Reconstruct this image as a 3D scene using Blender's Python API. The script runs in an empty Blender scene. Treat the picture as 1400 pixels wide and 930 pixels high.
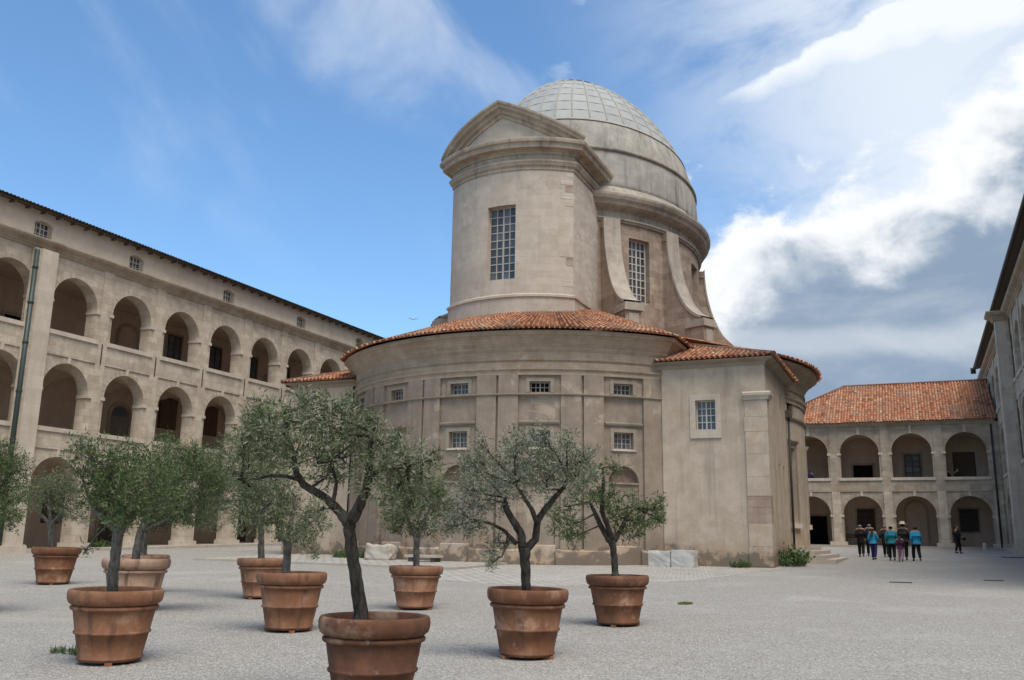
import bpy, bmesh, math, random
from mathutils import Vector, Matrix, noise as mnoise
R_ = math.radians
rnd = random.Random(7)
scene = bpy.context.scene
col = scene.collection
SLOPE = 0.0185                       # the courtyard rises gently away from the camera
def gz(y): return SLOPE * y

# ------------------------------------------------------------------ camera
CAM_F, CAM_PITCH, CAM_YAW, CAM_ROLL = 1254.0, R_(12.212), R_(23.707), R_(0.955)
CAM_POS = Vector((0, 0, 1.65))
def cam_axes():
    cy, sy, cp, sp = math.cos(CAM_YAW), math.sin(CAM_YAW), math.cos(CAM_PITCH), math.sin(CAM_PITCH)
    fw = Vector((-sy*cp, cy*cp, sp)); rt = Vector((cy, sy, 0)); up = rt.cross(fw)
    c, s = math.cos(CAM_ROLL), math.sin(CAM_ROLL)
    return c*rt + s*up, -s*rt + c*up, fw
AX, AY, AF = cam_axes()
cd = bpy.data.cameras.new('camera'); cam = bpy.data.objects.new('camera', cd); col.objects.link(cam)
cd.sensor_fit = 'HORIZONTAL'; cd.sensor_width = 36.0; cd.lens = 36.0*CAM_F/1400.0
cd.clip_start = 0.1; cd.clip_end = 3000
m3 = Matrix((AX, AY, -AF)).transposed()
cam.matrix_world = Matrix.Translation(CAM_POS) @ m3.to_4x4()
scene.camera = cam
def ray(px, py):                     # photograph pixel (1400 x 930) -> direction
    return AX*((px-700)/CAM_F) - AY*((py-465)/CAM_F) + AF
def at_depth(px, py, dep): return CAM_POS + ray(px, py)*dep
def on_ground(px, py):
    d = ray(px, py); t = CAM_POS.z/(SLOPE*d.y - d.z); return CAM_POS + d*t

# ------------------------------------------------------------------ world, sun, exposure
SUN_EL, SUN_AZ = R_(62), R_(136)     # azimuth clockwise from +Y
world = bpy.data.worlds.new('World'); scene.world = world; world.use_nodes = True
def build_world():
    nt = world.node_tree; N = nt.nodes; L = nt.links; N.clear()
    out = N.new('ShaderNodeOutputWorld'); bg = N.new('ShaderNodeBackground')
    sky = N.new('ShaderNodeTexSky'); sky.sky_type = 'NISHITA'; sky.sun_disc = False
    sky.sun_elevation = SUN_EL; sky.sun_rotation = SUN_AZ
    sky.air_density = 1.0; sky.dust_density = 0.6; sky.ozone_density = 2.5
    bg.inputs['Strength'].default_value = 0.12
    def math_(op, a, b=None, clamp=False):
        n = N.new('ShaderNodeMath'); n.operation = op; n.use_clamp = clamp
        for i, v in enumerate((a, b)):
            if v is None: continue
            if isinstance(v, (int, float)): n.inputs[i].default_value = v
            else: L.new(v, n.inputs[i])
        return n.outputs[0]
    def smooth(v, a, b):
        n = N.new('ShaderNodeMapRange'); n.interpolation_type = 'SMOOTHSTEP'
        L.new(v, n.inputs[0]); n.inputs[1].default_value = a; n.inputs[2].default_value = b
        return n.outputs[0]
    tc = N.new('ShaderNodeTexCoord'); sep = N.new('ShaderNodeSeparateXYZ'); L.new(tc.outputs['Generated'], sep.inputs[0])
    x, y, z = sep.outputs
    az = math_('ARCTAN2', x, y)                       # 0 along +Y, positive to the right
    el = math_('ARCSINE', z)
    def noise(sx, sy, scale, detail, rough, seed, dist=0.0):
        cmb = N.new('ShaderNodeCombineXYZ')
        L.new(math_('MULTIPLY', az, sx), cmb.inputs[0]); L.new(math_('MULTIPLY', el, sy), cmb.inputs[1]); cmb.inputs[2].default_value = seed
        n = N.new('ShaderNodeTexNoise'); L.new(cmb.outputs[0], n.inputs['Vector'])
        n.inputs['Scale'].default_value = scale; n.inputs['Detail'].default_value = detail
        n.inputs['Roughness'].default_value = rough; n.inputs['Distortion'].default_value = dist
        return n.outputs['Fac']
    # cumulus bank: thick towards the right and low, ragged top edge that rises to the right
    n1 = noise(1.0, 1.4, 6.0, 10, 0.58, 3.1, 0.2)
    n2 = noise(1.0, 1.3, 15.0, 8, 0.6, 8.4, 0.3)
    edge = math_('MINIMUM', math_('ADD', math_('MULTIPLY', az, 0.45), 0.392), 0.47)
    h = math_('SUBTRACT', edge, el)                                                # >0 below the edge
    hn = math_('ADD', h, math_('ADD', math_('MULTIPLY', math_('SUBTRACT', n1, 0.5), 0.24), math_('MULTIPLY', math_('SUBTRACT', n2, 0.5), 0.09)))
    bank = smooth(hn, -0.010, 0.026)
    side = smooth(math_('ADD', az, math_('MULTIPLY', n1, 0.10)), -0.34, -0.20)
    bank = math_('MULTIPLY', math_('MULTIPLY', bank, side), math_('SUBTRACT', 1.0, smooth(az, 2.0, 2.9)))
    # diagonal cirrus streak and veil in the upper right, soft wisps elsewhere
    u = math_('SUBTRACT', el, math_('MULTIPLY', az, 0.26))
    cmb = N.new('ShaderNodeCombineXYZ'); L.new(math_('MULTIPLY', u, 10.0), cmb.inputs[0]); L.new(math_('MULTIPLY', az, 3.5), cmb.inputs[1]); L.new(math_('MULTIPLY', el, 3.0), cmb.inputs[2])
    nz = N.new('ShaderNodeTexNoise'); L.new(cmb.outputs[0], nz.inputs['Vector']); nz.inputs['Scale'].default_value = 1.0; nz.inputs['Detail'].default_value = 8; nz.inputs['Roughness'].default_value = 0.6; nz.inputs['Distortion'].default_value = 0.6
    n3 = nz.outputs['Fac']
    v = math_('ADD', math_('ADD', el, math_('MULTIPLY', az, 0.9)), 0.0)
    cmb2 = N.new('ShaderNodeCombineXYZ'); L.new(math_('MULTIPLY', v, 3.6), cmb2.inputs[0]); L.new(math_('MULTIPLY', az, 2.2), cmb2.inputs[1]); L.new(math_('MULTIPLY', el, 2.2), cmb2.inputs[2])
    nw = N.new('ShaderNodeTexNoise'); L.new(cmb2.outputs[0], nw.inputs['Vector']); nw.inputs['Scale'].default_value = 1.3; nw.inputs['Detail'].default_value = 8; nw.inputs['Roughness'].default_value = 0.52; nw.inputs['Distortion'].default_value = 0.5
    n4 = nw.outputs['Fac']
    veil = math_('MULTIPLY', smooth(math_('ADD', x, math_('MULTIPLY', z, 0.25)), -0.22, 0.14), smooth(n3, 0.20, 0.60))
    us = math_('ADD', u, math_('ADD', math_('MULTIPLY', math_('SUBTRACT', n1, 0.5), 0.05), math_('MULTIPLY', math_('SUBTRACT', n2, 0.5), 0.03)))
    streak = math_('MULTIPLY', smooth(us, 0.526, 0.510), smooth(math_('ADD', us, math_('MULTIPLY', az, 0.20)), 0.44, 0.495))
    streak = math_('MULTIPLY', streak, smooth(az, -0.235, -0.13))
    wisp = math_('MULTIPLY', smooth(n4, 0.46, 0.80), smooth(el, 0.24, 0.52))
    np_ = noise(1.0, 1.7, 10.0, 6, 0.52, 21.7, 0.2)
    puff = math_('MULTIPLY', math_('MULTIPLY', smooth(np_, 0.60, 0.70), smooth(n2, 0.36, 0.54)), math_('MULTIPLY', smooth(az, -0.42, -0.24), smooth(el, 0.30, 0.36)))
    thin = math_('MAXIMUM', math_('MAXIMUM', math_('MULTIPLY', veil, 0.80), math_('MULTIPLY', streak, 1.0)), math_('MAXIMUM', math_('MULTIPLY', wisp, 0.50), math_('MULTIPLY', puff, 0.75)))
    # shades of the bank: white rim, blue grey belly, a brighter gap low down
    deep = smooth(math_('ADD', hn, math_('MULTIPLY', math_('SUBTRACT', n2, 0.5), 0.07)), 0.03, 0.135)
    n5 = noise(0.8, 2.2, 7.0, 6, 0.55, 5.5, 0.3)
    deep = math_('MULTIPLY', deep, math_('SUBTRACT', 1.0, math_('MULTIPLY', smooth(n5, 0.40, 0.70), 0.26)))
    gap = math_('ABSOLUTE', math_('ADD', math_('SUBTRACT', el, 0.208), math_('MULTIPLY', math_('SUBTRACT', n1, 0.5), 0.05)))
    deep = math_('MULTIPLY', deep, math_('SUBTRACT', 1.0, math_('MULTIPLY', smooth(gap, 0.026, 0.004), 0.32)))
    def mix(fac, a, b):
        n = N.new('ShaderNodeMix'); n.data_type = 'RGBA'
        for i, v in ((0, fac), (6, a), (7, b)):
            if isinstance(v, tuple): n.inputs[i].default_value = v
            else: L.new(v, n.inputs[i])
        return n.outputs[2]
    K = 1/0.12
    white = (0.46*K, 0.47*K, 0.48*K, 1); grey = (0.128*K, 0.172*K, 0.232*K, 1); thinc = (0.43*K, 0.455*K, 0.48*K, 1)
    hue = N.new('ShaderNodeMix'); hue.data_type = 'RGBA'; hue.blend_type = 'MULTIPLY'; hue.inputs[0].default_value = 1.0
    L.new(sky.outputs[0], hue.inputs[6]); hue.inputs[7].default_value = (0.58, 0.73, 0.80, 1)
    c = mix(thin, hue.outputs[2], thinc)
    c = mix(bank, c, mix(deep, white, grey))
    L.new(c, bg.inputs['Color']); L.new(bg.outputs[0], out.inputs[0])
build_world()
sd = bpy.data.lights.new('sun', 'SUN'); sun = bpy.data.objects.new('sun', sd); col.objects.link(sun)
sd.energy = 1.5; sd.angle = R_(30); sd.color = (1.0, 0.935, 0.85)
sdir = Vector((math.sin(SUN_AZ)*math.cos(SUN_EL), math.cos(SUN_AZ)*math.cos(SUN_EL), math.sin(SUN_EL)))
sun.rotation_euler = sdir.to_track_quat('Z', 'Y').to_euler()
sun.location = (0, 0, 60)
vs = scene.view_settings
vs.view_transform = 'Standard'; vs.look = 'None'; vs.exposure = 1.12; vs.gamma = 1.0; vs.use_curve_mapping = False
scene.render.engine = 'CYCLES'

# ------------------------------------------------------------------ materials
MATS = {}
def lin(c):
    return tuple(((v/255.0)/12.92 if v/255.0 <= 0.04045 else ((v/255.0+0.055)/1.055)**2.4) for v in c)
class NT:
    def __init__(s, name):
        s.m = bpy.data.materials.new(name); s.m.use_nodes = True; s.t = s.m.node_tree; s.N = s.t.nodes; s.L = s.t.links
        s.b = s.N['Principled BSDF']; MATS[name] = s.m
    def set(s, sock, v):
        if isinstance(v, (int, float)): sock.default_value = v
        elif isinstance(v, tuple): sock.default_value = v if len(v) == len(sock.default_value) else (*v, 1)
        else: s.L.new(v, sock)
    def math(s, op, a, b=None, clamp=False):
        n = s.N.new('ShaderNodeMath'); n.operation = op; n.use_clamp = clamp; s.set(n.inputs[0], a)
        if b is not None: s.set(n.inputs[1], b)
        return n.outputs[0]
    def smooth(s, v, a, b, lo=0.0, hi=1.0):
        n = s.N.new('ShaderNodeMapRange'); n.interpolation_type = 'SMOOTHSTEP'; s.set(n.inputs[0], v)
        n.inputs[1].default_value = a; n.inputs[2].default_value = b; n.inputs[3].default_value = lo; n.inputs[4].default_value = hi
        return n.outputs[0]
    def mix(s, f, a, b, blend='MIX'):
        n = s.N.new('ShaderNodeMix'); n.data_type = 'RGBA'; n.blend_type = blend
        s.set(n.inputs[0], f); s.set(n.inputs[6], a); s.set(n.inputs[7], b); return n.outputs[2]
    def pos(s):
        g = s.N.new('ShaderNodeNewGeometry'); return g.outputs['Position']
    def obj(s):
        g = s.N.new('ShaderNodeTexCoord'); return g.outputs['Object']
    def scalev(s, v, sc):
        n = s.N.new('ShaderNodeMapping'); s.L.new(v, n.inputs[0]); n.inputs['Scale'].default_value = sc; return n.outputs[0]
    def noise(s, v, scale, detail=4, rough=0.55, dist=0.0):
        n = s.N.new('ShaderNodeTexNoise'); s.L.new(v, n.inputs['Vector']); n.inputs['Scale'].default_value = scale
        n.inputs['Detail'].default_value = detail; n.inputs['Roughness'].default_value = rough; n.inputs['Distortion'].default_value = dist
        return n.outputs['Fac']
    def vor(s, v, scale, feature='F1', rand=1.0):
        n = s.N.new('ShaderNodeTexVoronoi'); n.feature = feature; s.L.new(v, n.inputs['Vector']); n.inputs['Scale'].default_value = scale
        n.inputs['Randomness'].default_value = rand
        return n
    def bump(s, h, strength, dist=0.02, prev=None):
        n = s.N.new('ShaderNodeBump'); s.L.new(h, n.inputs['Height']); n.inputs['Strength'].default_value = strength; n.inputs['Distance'].default_value = dist
        if prev is not None: s.L.new(prev, n.inputs['Normal'])
        return n.outputs[0]
    def done(s, colr, rough=0.85, normal=None, **kw):
        s.set(s.b.inputs['Base Color'], colr); s.set(s.b.inputs['Roughness'], rough)
        if normal is not None: s.L.new(normal, s.b.inputs['Normal'])
        s.b.inputs['Specular IOR Level'].default_value = kw.get('spec', 0.25)
        if 'metal' in kw: s.b.inputs['Metallic'].default_value = kw['metal']
        return s.m

def stone(name, c1, c2, dark, courses=None, streak=0.5, patch=None, patch_amt=0.0, course_amt=0.25, bump=0.5, stain=0.5, damp=False):
    t = NT(name); p = t.pos()
    big = t.noise(p, 0.35, 5, 0.6); mid = t.noise(p, 1.7, 6, 0.65); fine = t.noise(p, 22, 5, 0.7)
    c = t.mix(t.smooth(mid, 0.35, 0.68), c1, c2)
    if patch is not None:                                  # old repairs: lost plaster, paler or redder stones
        pn = t.noise(p, 0.75, 8, 0.66, 0.5)
        c = t.mix(t.math('MULTIPLY', t.smooth(pn, 0.565, 0.62), patch_amt), c, patch)
    # run-off streaks: noise stretched along z, fine and broad
    sv = t.scalev(p, (2.2, 2.2, 0.16)); sn = t.noise(sv, 1.0, 5, 0.6)
    c = t.mix(t.math('MULTIPLY', t.smooth(sn, 0.50, 0.74), streak*0.75), c, dark)
    sv2 = t.scalev(p, (7.0, 7.0, 0.30)); sn2 = t.noise(sv2, 1.0, 4, 0.6)
    c = t.mix(t.math('MULTIPLY', t.smooth(sn2, 0.58, 0.78), streak*0.5), c, dark)
    c = t.mix(t.math('MULTIPLY', t.smooth(t.noise(t.scalev(p, (1.3, 1.3, 0.22)), 1.0, 5, 0.6), 0.55, 0.72), streak*0.45), c, tuple(min(0.8, v*1.25) for v in c2))
    c = t.mix(t.math('MULTIPLY', t.smooth(big, 0.50, 0.72), stain*0.65), c, dark)
    c = t.mix(t.smooth(fine, 0.25, 0.75, 0.0, 0.32), c, dark)
    if damp:                                               # rising damp and salts: rusty, blotchy foot of the wall
        sz = t.N.new('ShaderNodeSeparateXYZ'); t.L.new(p, sz.inputs[0]); hgt = t.math('SUBTRACT', sz.outputs[2], t.math('MULTIPLY', sz.outputs[1], SLOPE))
        dn = t.noise(p, 0.9, 6, 0.65); lim = t.math('SUBTRACT', t.math('MULTIPLY', dn, 5.2), hgt)
        c = t.mix(t.smooth(lim, 1.2, 2.6, 0.0, 0.62), c, (0.36, 0.235, 0.14))
        dn2 = t.noise(p, 1.6, 6, 0.65); c = t.mix(t.math('MULTIPLY', t.smooth(t.math('SUBTRACT', t.math('MULTIPLY', dn2, 3.2), hgt), 0.95, 1.3), 0.7), c, (0.10, 0.088, 0.075))
    nrm = t.bump(fine, 0.35*bump, 0.03)
    nrm = t.bump(mid, 0.4*bump, 0.05, nrm)
    if courses:
        s = t.N.new('ShaderNodeSeparateXYZ'); t.L.new(p, s.inputs[0])
        cmb = t.N.new('ShaderNodeCombineXYZ'); t.L.new(t.math('ADD', s.outputs[0], s.outputs[1]), cmb.inputs[0]); t.L.new(s.outputs[2], cmb.inputs[1])
        br = t.N.new('ShaderNodeTexBrick'); t.L.new(cmb.outputs[0], br.inputs['Vector'])
        br.inputs['Scale'].default_value = 1.0; br.inputs['Brick Width'].default_value = courses[0]; br.inputs['Row Height'].default_value = courses[1]
        br.inputs['Mortar Size'].default_value = 0.008; br.inputs['Mortar Smooth'].default_value = 0.4
        br.inputs['Color1'].default_value = (1, 1, 1, 1); br.inputs['Color2'].default_value = (0.68, 0.66, 0.64, 1); br.inputs['Mortar'].default_value = (0.55, 0.5, 0.46, 1)
        c = t.mix(course_amt, c, t.mix(1.0, c, br.outputs['Color'], 'MULTIPLY'))
        nrm = t.bump(t.math('SUBTRACT', 1.0, br.outputs['Fac']), 0.25, 0.012, nrm)
    return t.done(c, 0.92, nrm, spec=0.15)

stone('wing_stone', (0.538, 0.456, 0.355), (0.678, 0.583, 0.475), (0.28, 0.23, 0.18), (0.75, 0.36), 0.3, (0.43, 0.33, 0.25), 0.4, 0.7, 1.1, 0.3)
stone('wing_trim', (0.570, 0.489, 0.394), (0.654, 0.567, 0.471), (0.28, 0.235, 0.19), (1.3, 0.7), 0.35, None, 0, 0.4, 0.6, 0.3)
stone('wing_cornice', (0.40, 0.325, 0.245), (0.50, 0.415, 0.325), (0.19, 0.155, 0.12), (1.1, 2.0), 0.5, (0.30, 0.20, 0.14), 0.5, 0.5, 0.8, 0.4)
stone('wing_plaster', (0.50, 0.43, 0.345), (0.57, 0.495, 0.41), (0.32, 0.27, 0.22), None, 0.4, None, 0, 0, 0.3, 0.3)
stone('gallery_plaster', (0.52, 0.40, 0.31), (0.60, 0.485, 0.39), (0.34, 0.25, 0.19), None, 0.3, None, 0, 0, 0.3, 0.25)
stone('far_stone', (0.42, 0.355, 0.275), (0.53, 0.455, 0.36), (0.21, 0.17, 0.13), (0.75, 0.36), 0.4, (0.42, 0.29, 0.16), 0.5, 0.7, 1.0, 0.4)
stone('render_coat', (0.266, 0.210, 0.160), (0.341, 0.273, 0.212), (0.135, 0.112, 0.094), None, 0.6, (0.50, 0.42, 0.32), 0.55, 0, 0.6, 0.7, True)
stone('render_trim', (0.29, 0.24, 0.185), (0.36, 0.30, 0.235), (0.15, 0.12, 0.095), None, 0.4, None, 0, 0, 0.5, 0.5)
stone('lobe_cornice', (0.384, 0.302, 0.223), (0.471, 0.383, 0.293), (0.18, 0.14, 0.108), (0.5, 0.105), 0.35, (0.36, 0.25, 0.18), 0.6, 0.4, 0.5, 0.45)
stone('corner_render', (0.435, 0.352, 0.265), (0.536, 0.440, 0.341), (0.20, 0.165, 0.138), None, 0.65, (0.44, 0.31, 0.20), 0.4, 0, 0.6, 0.55, True)
stone('pink_stone', (0.37, 0.265, 0.205), (0.45, 0.35, 0.275), (0.19, 0.145, 0.118), (0.9, 0.55), 0.5, (0.42, 0.25, 0.19), 0.6, 0.6, 1.2, 0.3)
stone('tower_plaster', (0.495, 0.419, 0.339), (0.570, 0.488, 0.402), (0.27, 0.225, 0.185), (0.8, 0.34), 0.38, (0.40, 0.31, 0.24), 0.4, 0.3, 0.7, 0.4)
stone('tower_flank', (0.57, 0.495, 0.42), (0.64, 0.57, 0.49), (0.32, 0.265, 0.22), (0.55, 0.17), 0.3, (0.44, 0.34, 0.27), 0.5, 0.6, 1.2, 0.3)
stone('tower_cornice', (0.438, 0.367, 0.287), (0.537, 0.454, 0.362), (0.10, 0.086, 0.072), (1.2, 3.0), 0.8, None, 0, 0.5, 0.8, 0.7)
stone('drum_stone', (0.384, 0.289, 0.222), (0.490, 0.389, 0.305), (0.18, 0.145, 0.12), (0.7, 0.33), 0.45, (0.37, 0.24, 0.185), 0.75, 0.9, 1.6, 0.55)
stone('drum_cornice', (0.37, 0.32, 0.26), (0.46, 0.40, 0.33), (0.09, 0.08, 0.07), (1.2, 3.0), 0.9, None, 0, 0.5, 1.0, 1.0)
stone('dome_stone', (0.38, 0.345, 0.30), (0.49, 0.45, 0.395), (0.115, 0.105, 0.095), (1.1, 4.0), 1.0, None, 0, 0.45, 1.0, 0.5)
stone('buttress_cap', (0.36, 0.31, 0.255), (0.46, 0.40, 0.335), (0.12, 0.105, 0.09), None, 0.7, None, 0, 0, 0.9, 0.8)
stone('white_stone', (0.44, 0.425, 0.395), (0.52, 0.505, 0.47), (0.30, 0.28, 0.25), None, 0.4, None, 0, 0, 0.3, 0.35)
stone('step_stone', (0.42, 0.37, 0.31), (0.50, 0.45, 0.38), (0.24, 0.21, 0.18), None, 0.3, None, 0, 0, 0.6, 0.4)

def mat_gravel():
    t = NT('gravel'); p = t.pos()
    v = t.vor(p, 105.0); v2 = t.vor(p, 48.0)
    bright = t.N.new('ShaderNodeSeparateColor'); t.L.new(v.outputs['Color'], bright.inputs[0])
    b2 = t.N.new('ShaderNodeSeparateColor'); t.L.new(v2.outputs['Color'], b2.inputs[0])
    c = t.mix(t.smooth(bright.outputs[0], 0.05, 0.95), (0.16, 0.147, 0.129), (0.43, 0.408, 0.368))
    c = t.mix(t.smooth(b2.outputs[1], 0.72, 0.98, 0, 0.55), c, (0.60, 0.565, 0.515))
    c = t.mix(t.smooth(b2.outputs[0], 0.86, 0.99, 0, 0.7), c, (0.115, 0.10, 0.085))
    big = t.noise(p, 0.16, 5, 0.6); mid = t.noise(t.scalev(p, (0.7, 1.6, 1)), 0.9, 5, 0.65)
    c = t.mix(t.smooth(big, 0.42, 0.70, 0, 0.2), c, (0.27, 0.248, 0.22))
    c = t.mix(t.smooth(mid, 0.50, 0.74, 0, 0.30), c, (0.25, 0.225, 0.195))
    c = t.mix(t.smooth(t.noise(p, 0.30, 6, 0.65), 0.50, 0.70, 0, 0.32), c, (0.48, 0.455, 0.41))
    n = t.bump(t.smooth(v.outputs['Distance'], 0.0, 0.8, 1.0, 0.0), 0.5, 0.008)
    n = t.bump(t.noise(p, 7, 5, 0.7), 0.35, 0.02, n); n = t.bump(mid, 0.4, 0.06, n)
    return t.done(c, 0.95, n, spec=0.1)
mat_gravel()
def mat_cobbles(name, w, h, c1, c2, joint):
    t = NT(name); p = t.pos()
    wv = t.N.new('ShaderNodeVectorMath'); wv.operation = 'ADD'
    nz = t.N.new('ShaderNodeTexNoise'); t.L.new(p, nz.inputs['Vector']); nz.inputs['Scale'].default_value = 2.5
    sc = t.N.new('ShaderNodeVectorMath'); sc.operation = 'SCALE'; t.L.new(nz.outputs['Color'], sc.inputs[0]); sc.inputs['Scale'].default_value = 0.16
    t.L.new(p, wv.inputs[0]); t.L.new(sc.outputs[0], wv.inputs[1])
    br = t.N.new('ShaderNodeTexBrick'); t.L.new(wv.outputs[0], br.inputs['Vector'])
    br.inputs['Scale'].default_value = 1; br.inputs['Brick Width'].default_value = w; br.inputs['Row Height'].default_value = h
    br.inputs['Mortar Size'].default_value = 0.022; br.inputs['Mortar Smooth'].default_value = 0.5
    br.inputs['Color1'].default_value = (*c1, 1); br.inputs['Color2'].default_value = (*c2, 1); br.inputs['Mortar'].default_value = (*joint, 1)
    fine = t.noise(p, 30, 4, 0.7); mid = t.noise(p, 0.8, 5, 0.6)
    c = t.mix(t.smooth(fine, 0.3, 0.75, 0, 0.3), br.outputs['Color'], joint)
    c = t.mix(t.smooth(mid, 0.45, 0.7, 0, 0.45), c, (0.42, 0.395, 0.35))
    n = t.bump(t.math('SUBTRACT', 1.0, br.outputs['Fac']), 0.8, 0.03); n = t.bump(fine, 0.4, 0.02, n)
    return t.done(c, 0.9, n, spec=0.15)
mat_cobbles('cobbles', 0.42, 0.30, (0.38, 0.355, 0.315), (0.48, 0.45, 0.405), (0.14, 0.125, 0.105))

def mat_tile():
    t = NT('clay_tile'); p = t.pos()
    a = t.N.new('ShaderNodeAttribute'); a.attribute_name = 'tone'; f = a.outputs['Fac']
    r = t.N.new('ShaderNodeValToRGB'); t.L.new(f, r.inputs[0]); e = r.color_ramp.elements
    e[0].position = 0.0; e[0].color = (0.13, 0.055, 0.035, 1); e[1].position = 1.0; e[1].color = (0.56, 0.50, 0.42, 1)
    for ps, c in ((0.20, (0.27, 0.105, 0.058, 1)), (0.40, (0.42, 0.17, 0.085, 1)), (0.58, (0.50, 0.225, 0.115, 1)), (0.74, (0.52, 0.30, 0.175, 1)), (0.86, (0.52, 0.39, 0.27, 1)), (0.93, (0.14, 0.115, 0.10, 1))):
        k = e.new(ps); k.color = c
    fine = t.noise(p, 14, 5, 0.7); big = t.noise(p, 0.7, 5, 0.6)
    c = t.mix(t.smooth(fine, 0.46, 0.75, 0, 0.5), r.outputs[0], (0.20, 0.16, 0.125))
    c = t.mix(t.smooth(big, 0.45, 0.70, 0, 0.55), c, (0.25, 0.19, 0.14))
    n = t.bump(fine, 0.5, 0.02)
    return t.done(c, 0.9, n, spec=0.15)
mat_tile()
def dark_tile():  # much darker brown than the other tiles, for the eave rows of the tall wings
    t = NT('dark_tile'); p = t.pos(); n = t.noise(p, 9, 5, 0.7); a = t.N.new('ShaderNodeAttribute'); a.attribute_name = 'tone'
    c = t.mix(t.smooth(a.outputs['Fac'], 0.2, 0.8), (0.035, 0.024, 0.019), (0.105, 0.058, 0.040)); c = t.mix(t.smooth(n, 0.45, 0.7, 0, 0.6), c, (0.045, 0.038, 0.033))
    return t.done(c, 0.95, t.bump(n, 0.5, 0.02), spec=0.1)
dark_tile()
def simple(name, c, rough=0.6, spec=0.3, metal=0.0, var=0.0, scale=6.0, c2=None, bump=0.0):
    t = NT(name)
    if var or c2 is not None:
        p = t.obj(); n = t.noise(p, scale, 5, 0.6)
        cc = t.mix(t.smooth(n, 0.3, 0.7, 0, var or 1.0), c, c2 or tuple(v*0.5 for v in c))
        return t.done(cc, rough, t.bump(n, bump, 0.02) if bump else None, spec=spec, metal=metal)
    return t.done(c, rough, None, spec=spec, metal=metal)
simple('window_white', (0.50, 0.47, 0.42), 0.6, 0.3, var=0.5, scale=5, c2=(0.45, 0.40, 0.34))
simple('window_grey', (0.40, 0.37, 0.33), 0.6, 0.3, var=0.5, scale=4)
simple('glazing_bar', (0.36, 0.345, 0.31), 0.7, 0.2)
simple('window_brown', (0.075, 0.055, 0.042), 0.6)
simple('shutter_brown', (0.14, 0.085, 0.055), 0.7, var=0.5)
simple('door_grey', (0.24, 0.20, 0.165), 0.7, var=0.4)
simple('iron_dark', (0.03, 0.028, 0.028), 0.6)
simple('pipe_green', (0.035, 0.055, 0.05), 0.45, 0.4, var=0.4)
simple('gutter_dark', (0.035, 0.03, 0.03), 0.5)
simple('timber', (0.11, 0.085, 0.065), 0.85, var=0.5, scale=3)
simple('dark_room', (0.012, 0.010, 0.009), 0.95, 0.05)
simple('brick_fill', (0.25, 0.175, 0.13), 0.9, 0.1, var=0.6, scale=8)
simple('soil', (0.06, 0.042, 0.03), 0.95, 0.05, var=0.6, scale=18, bump=0.8)
simple('rib_stone', (0.42, 0.385, 0.33), 0.8, 0.2, var=0.4, scale=2)
def mat_glass(name, c, rough):
    t = NT(name); p = t.pos(); n = t.noise(p, 1.3, 3, 0.5); i = t.N.new('ShaderNodeObjectInfo'); r = i.outputs['Random']
    dirt = t.noise(p, 11, 5, 0.7)
    cc = t.mix(n, c, tuple(v*0.5 for v in c)); cc = t.mix(t.smooth(r, 0.55, 1.0, 0, 0.7), cc, tuple(v*2.1 for v in c)); cc = t.mix(t.smooth(dirt, 0.5, 0.8, 0, 0.5), cc, (0.16, 0.145, 0.125))
    return t.done(cc, t.math('ADD', rough, t.math('MULTIPLY', r, 0.22)), t.bump(n, 0.25, 0.05), spec=0.55)
mat_glass('glass_dark', (0.05, 0.055, 0.062), 0.12)
mat_glass('glass_pale', (0.075, 0.075, 0.075), 0.3)
def mat_domeglass():
    t = NT('dome_glass'); p = t.pos(); n = t.noise(p, 0.9, 5, 0.65); f = t.noise(p, 9, 5, 0.7)
    i = t.N.new('ShaderNodeObjectInfo')
    c = t.mix(t.smooth(n, 0.35, 0.7), (0.31, 0.315, 0.30), (0.38, 0.385, 0.365))
    c = t.mix(t.math('MULTIPLY', i.outputs['Random'], 0.3), c, (0.27, 0.285, 0.285))
    c = t.mix(t.smooth(f, 0.5, 0.8, 0, 0.5), c, (0.36, 0.345, 0.30))
    return t.done(c, 0.55, None, spec=0.25)
mat_domeglass()
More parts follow.
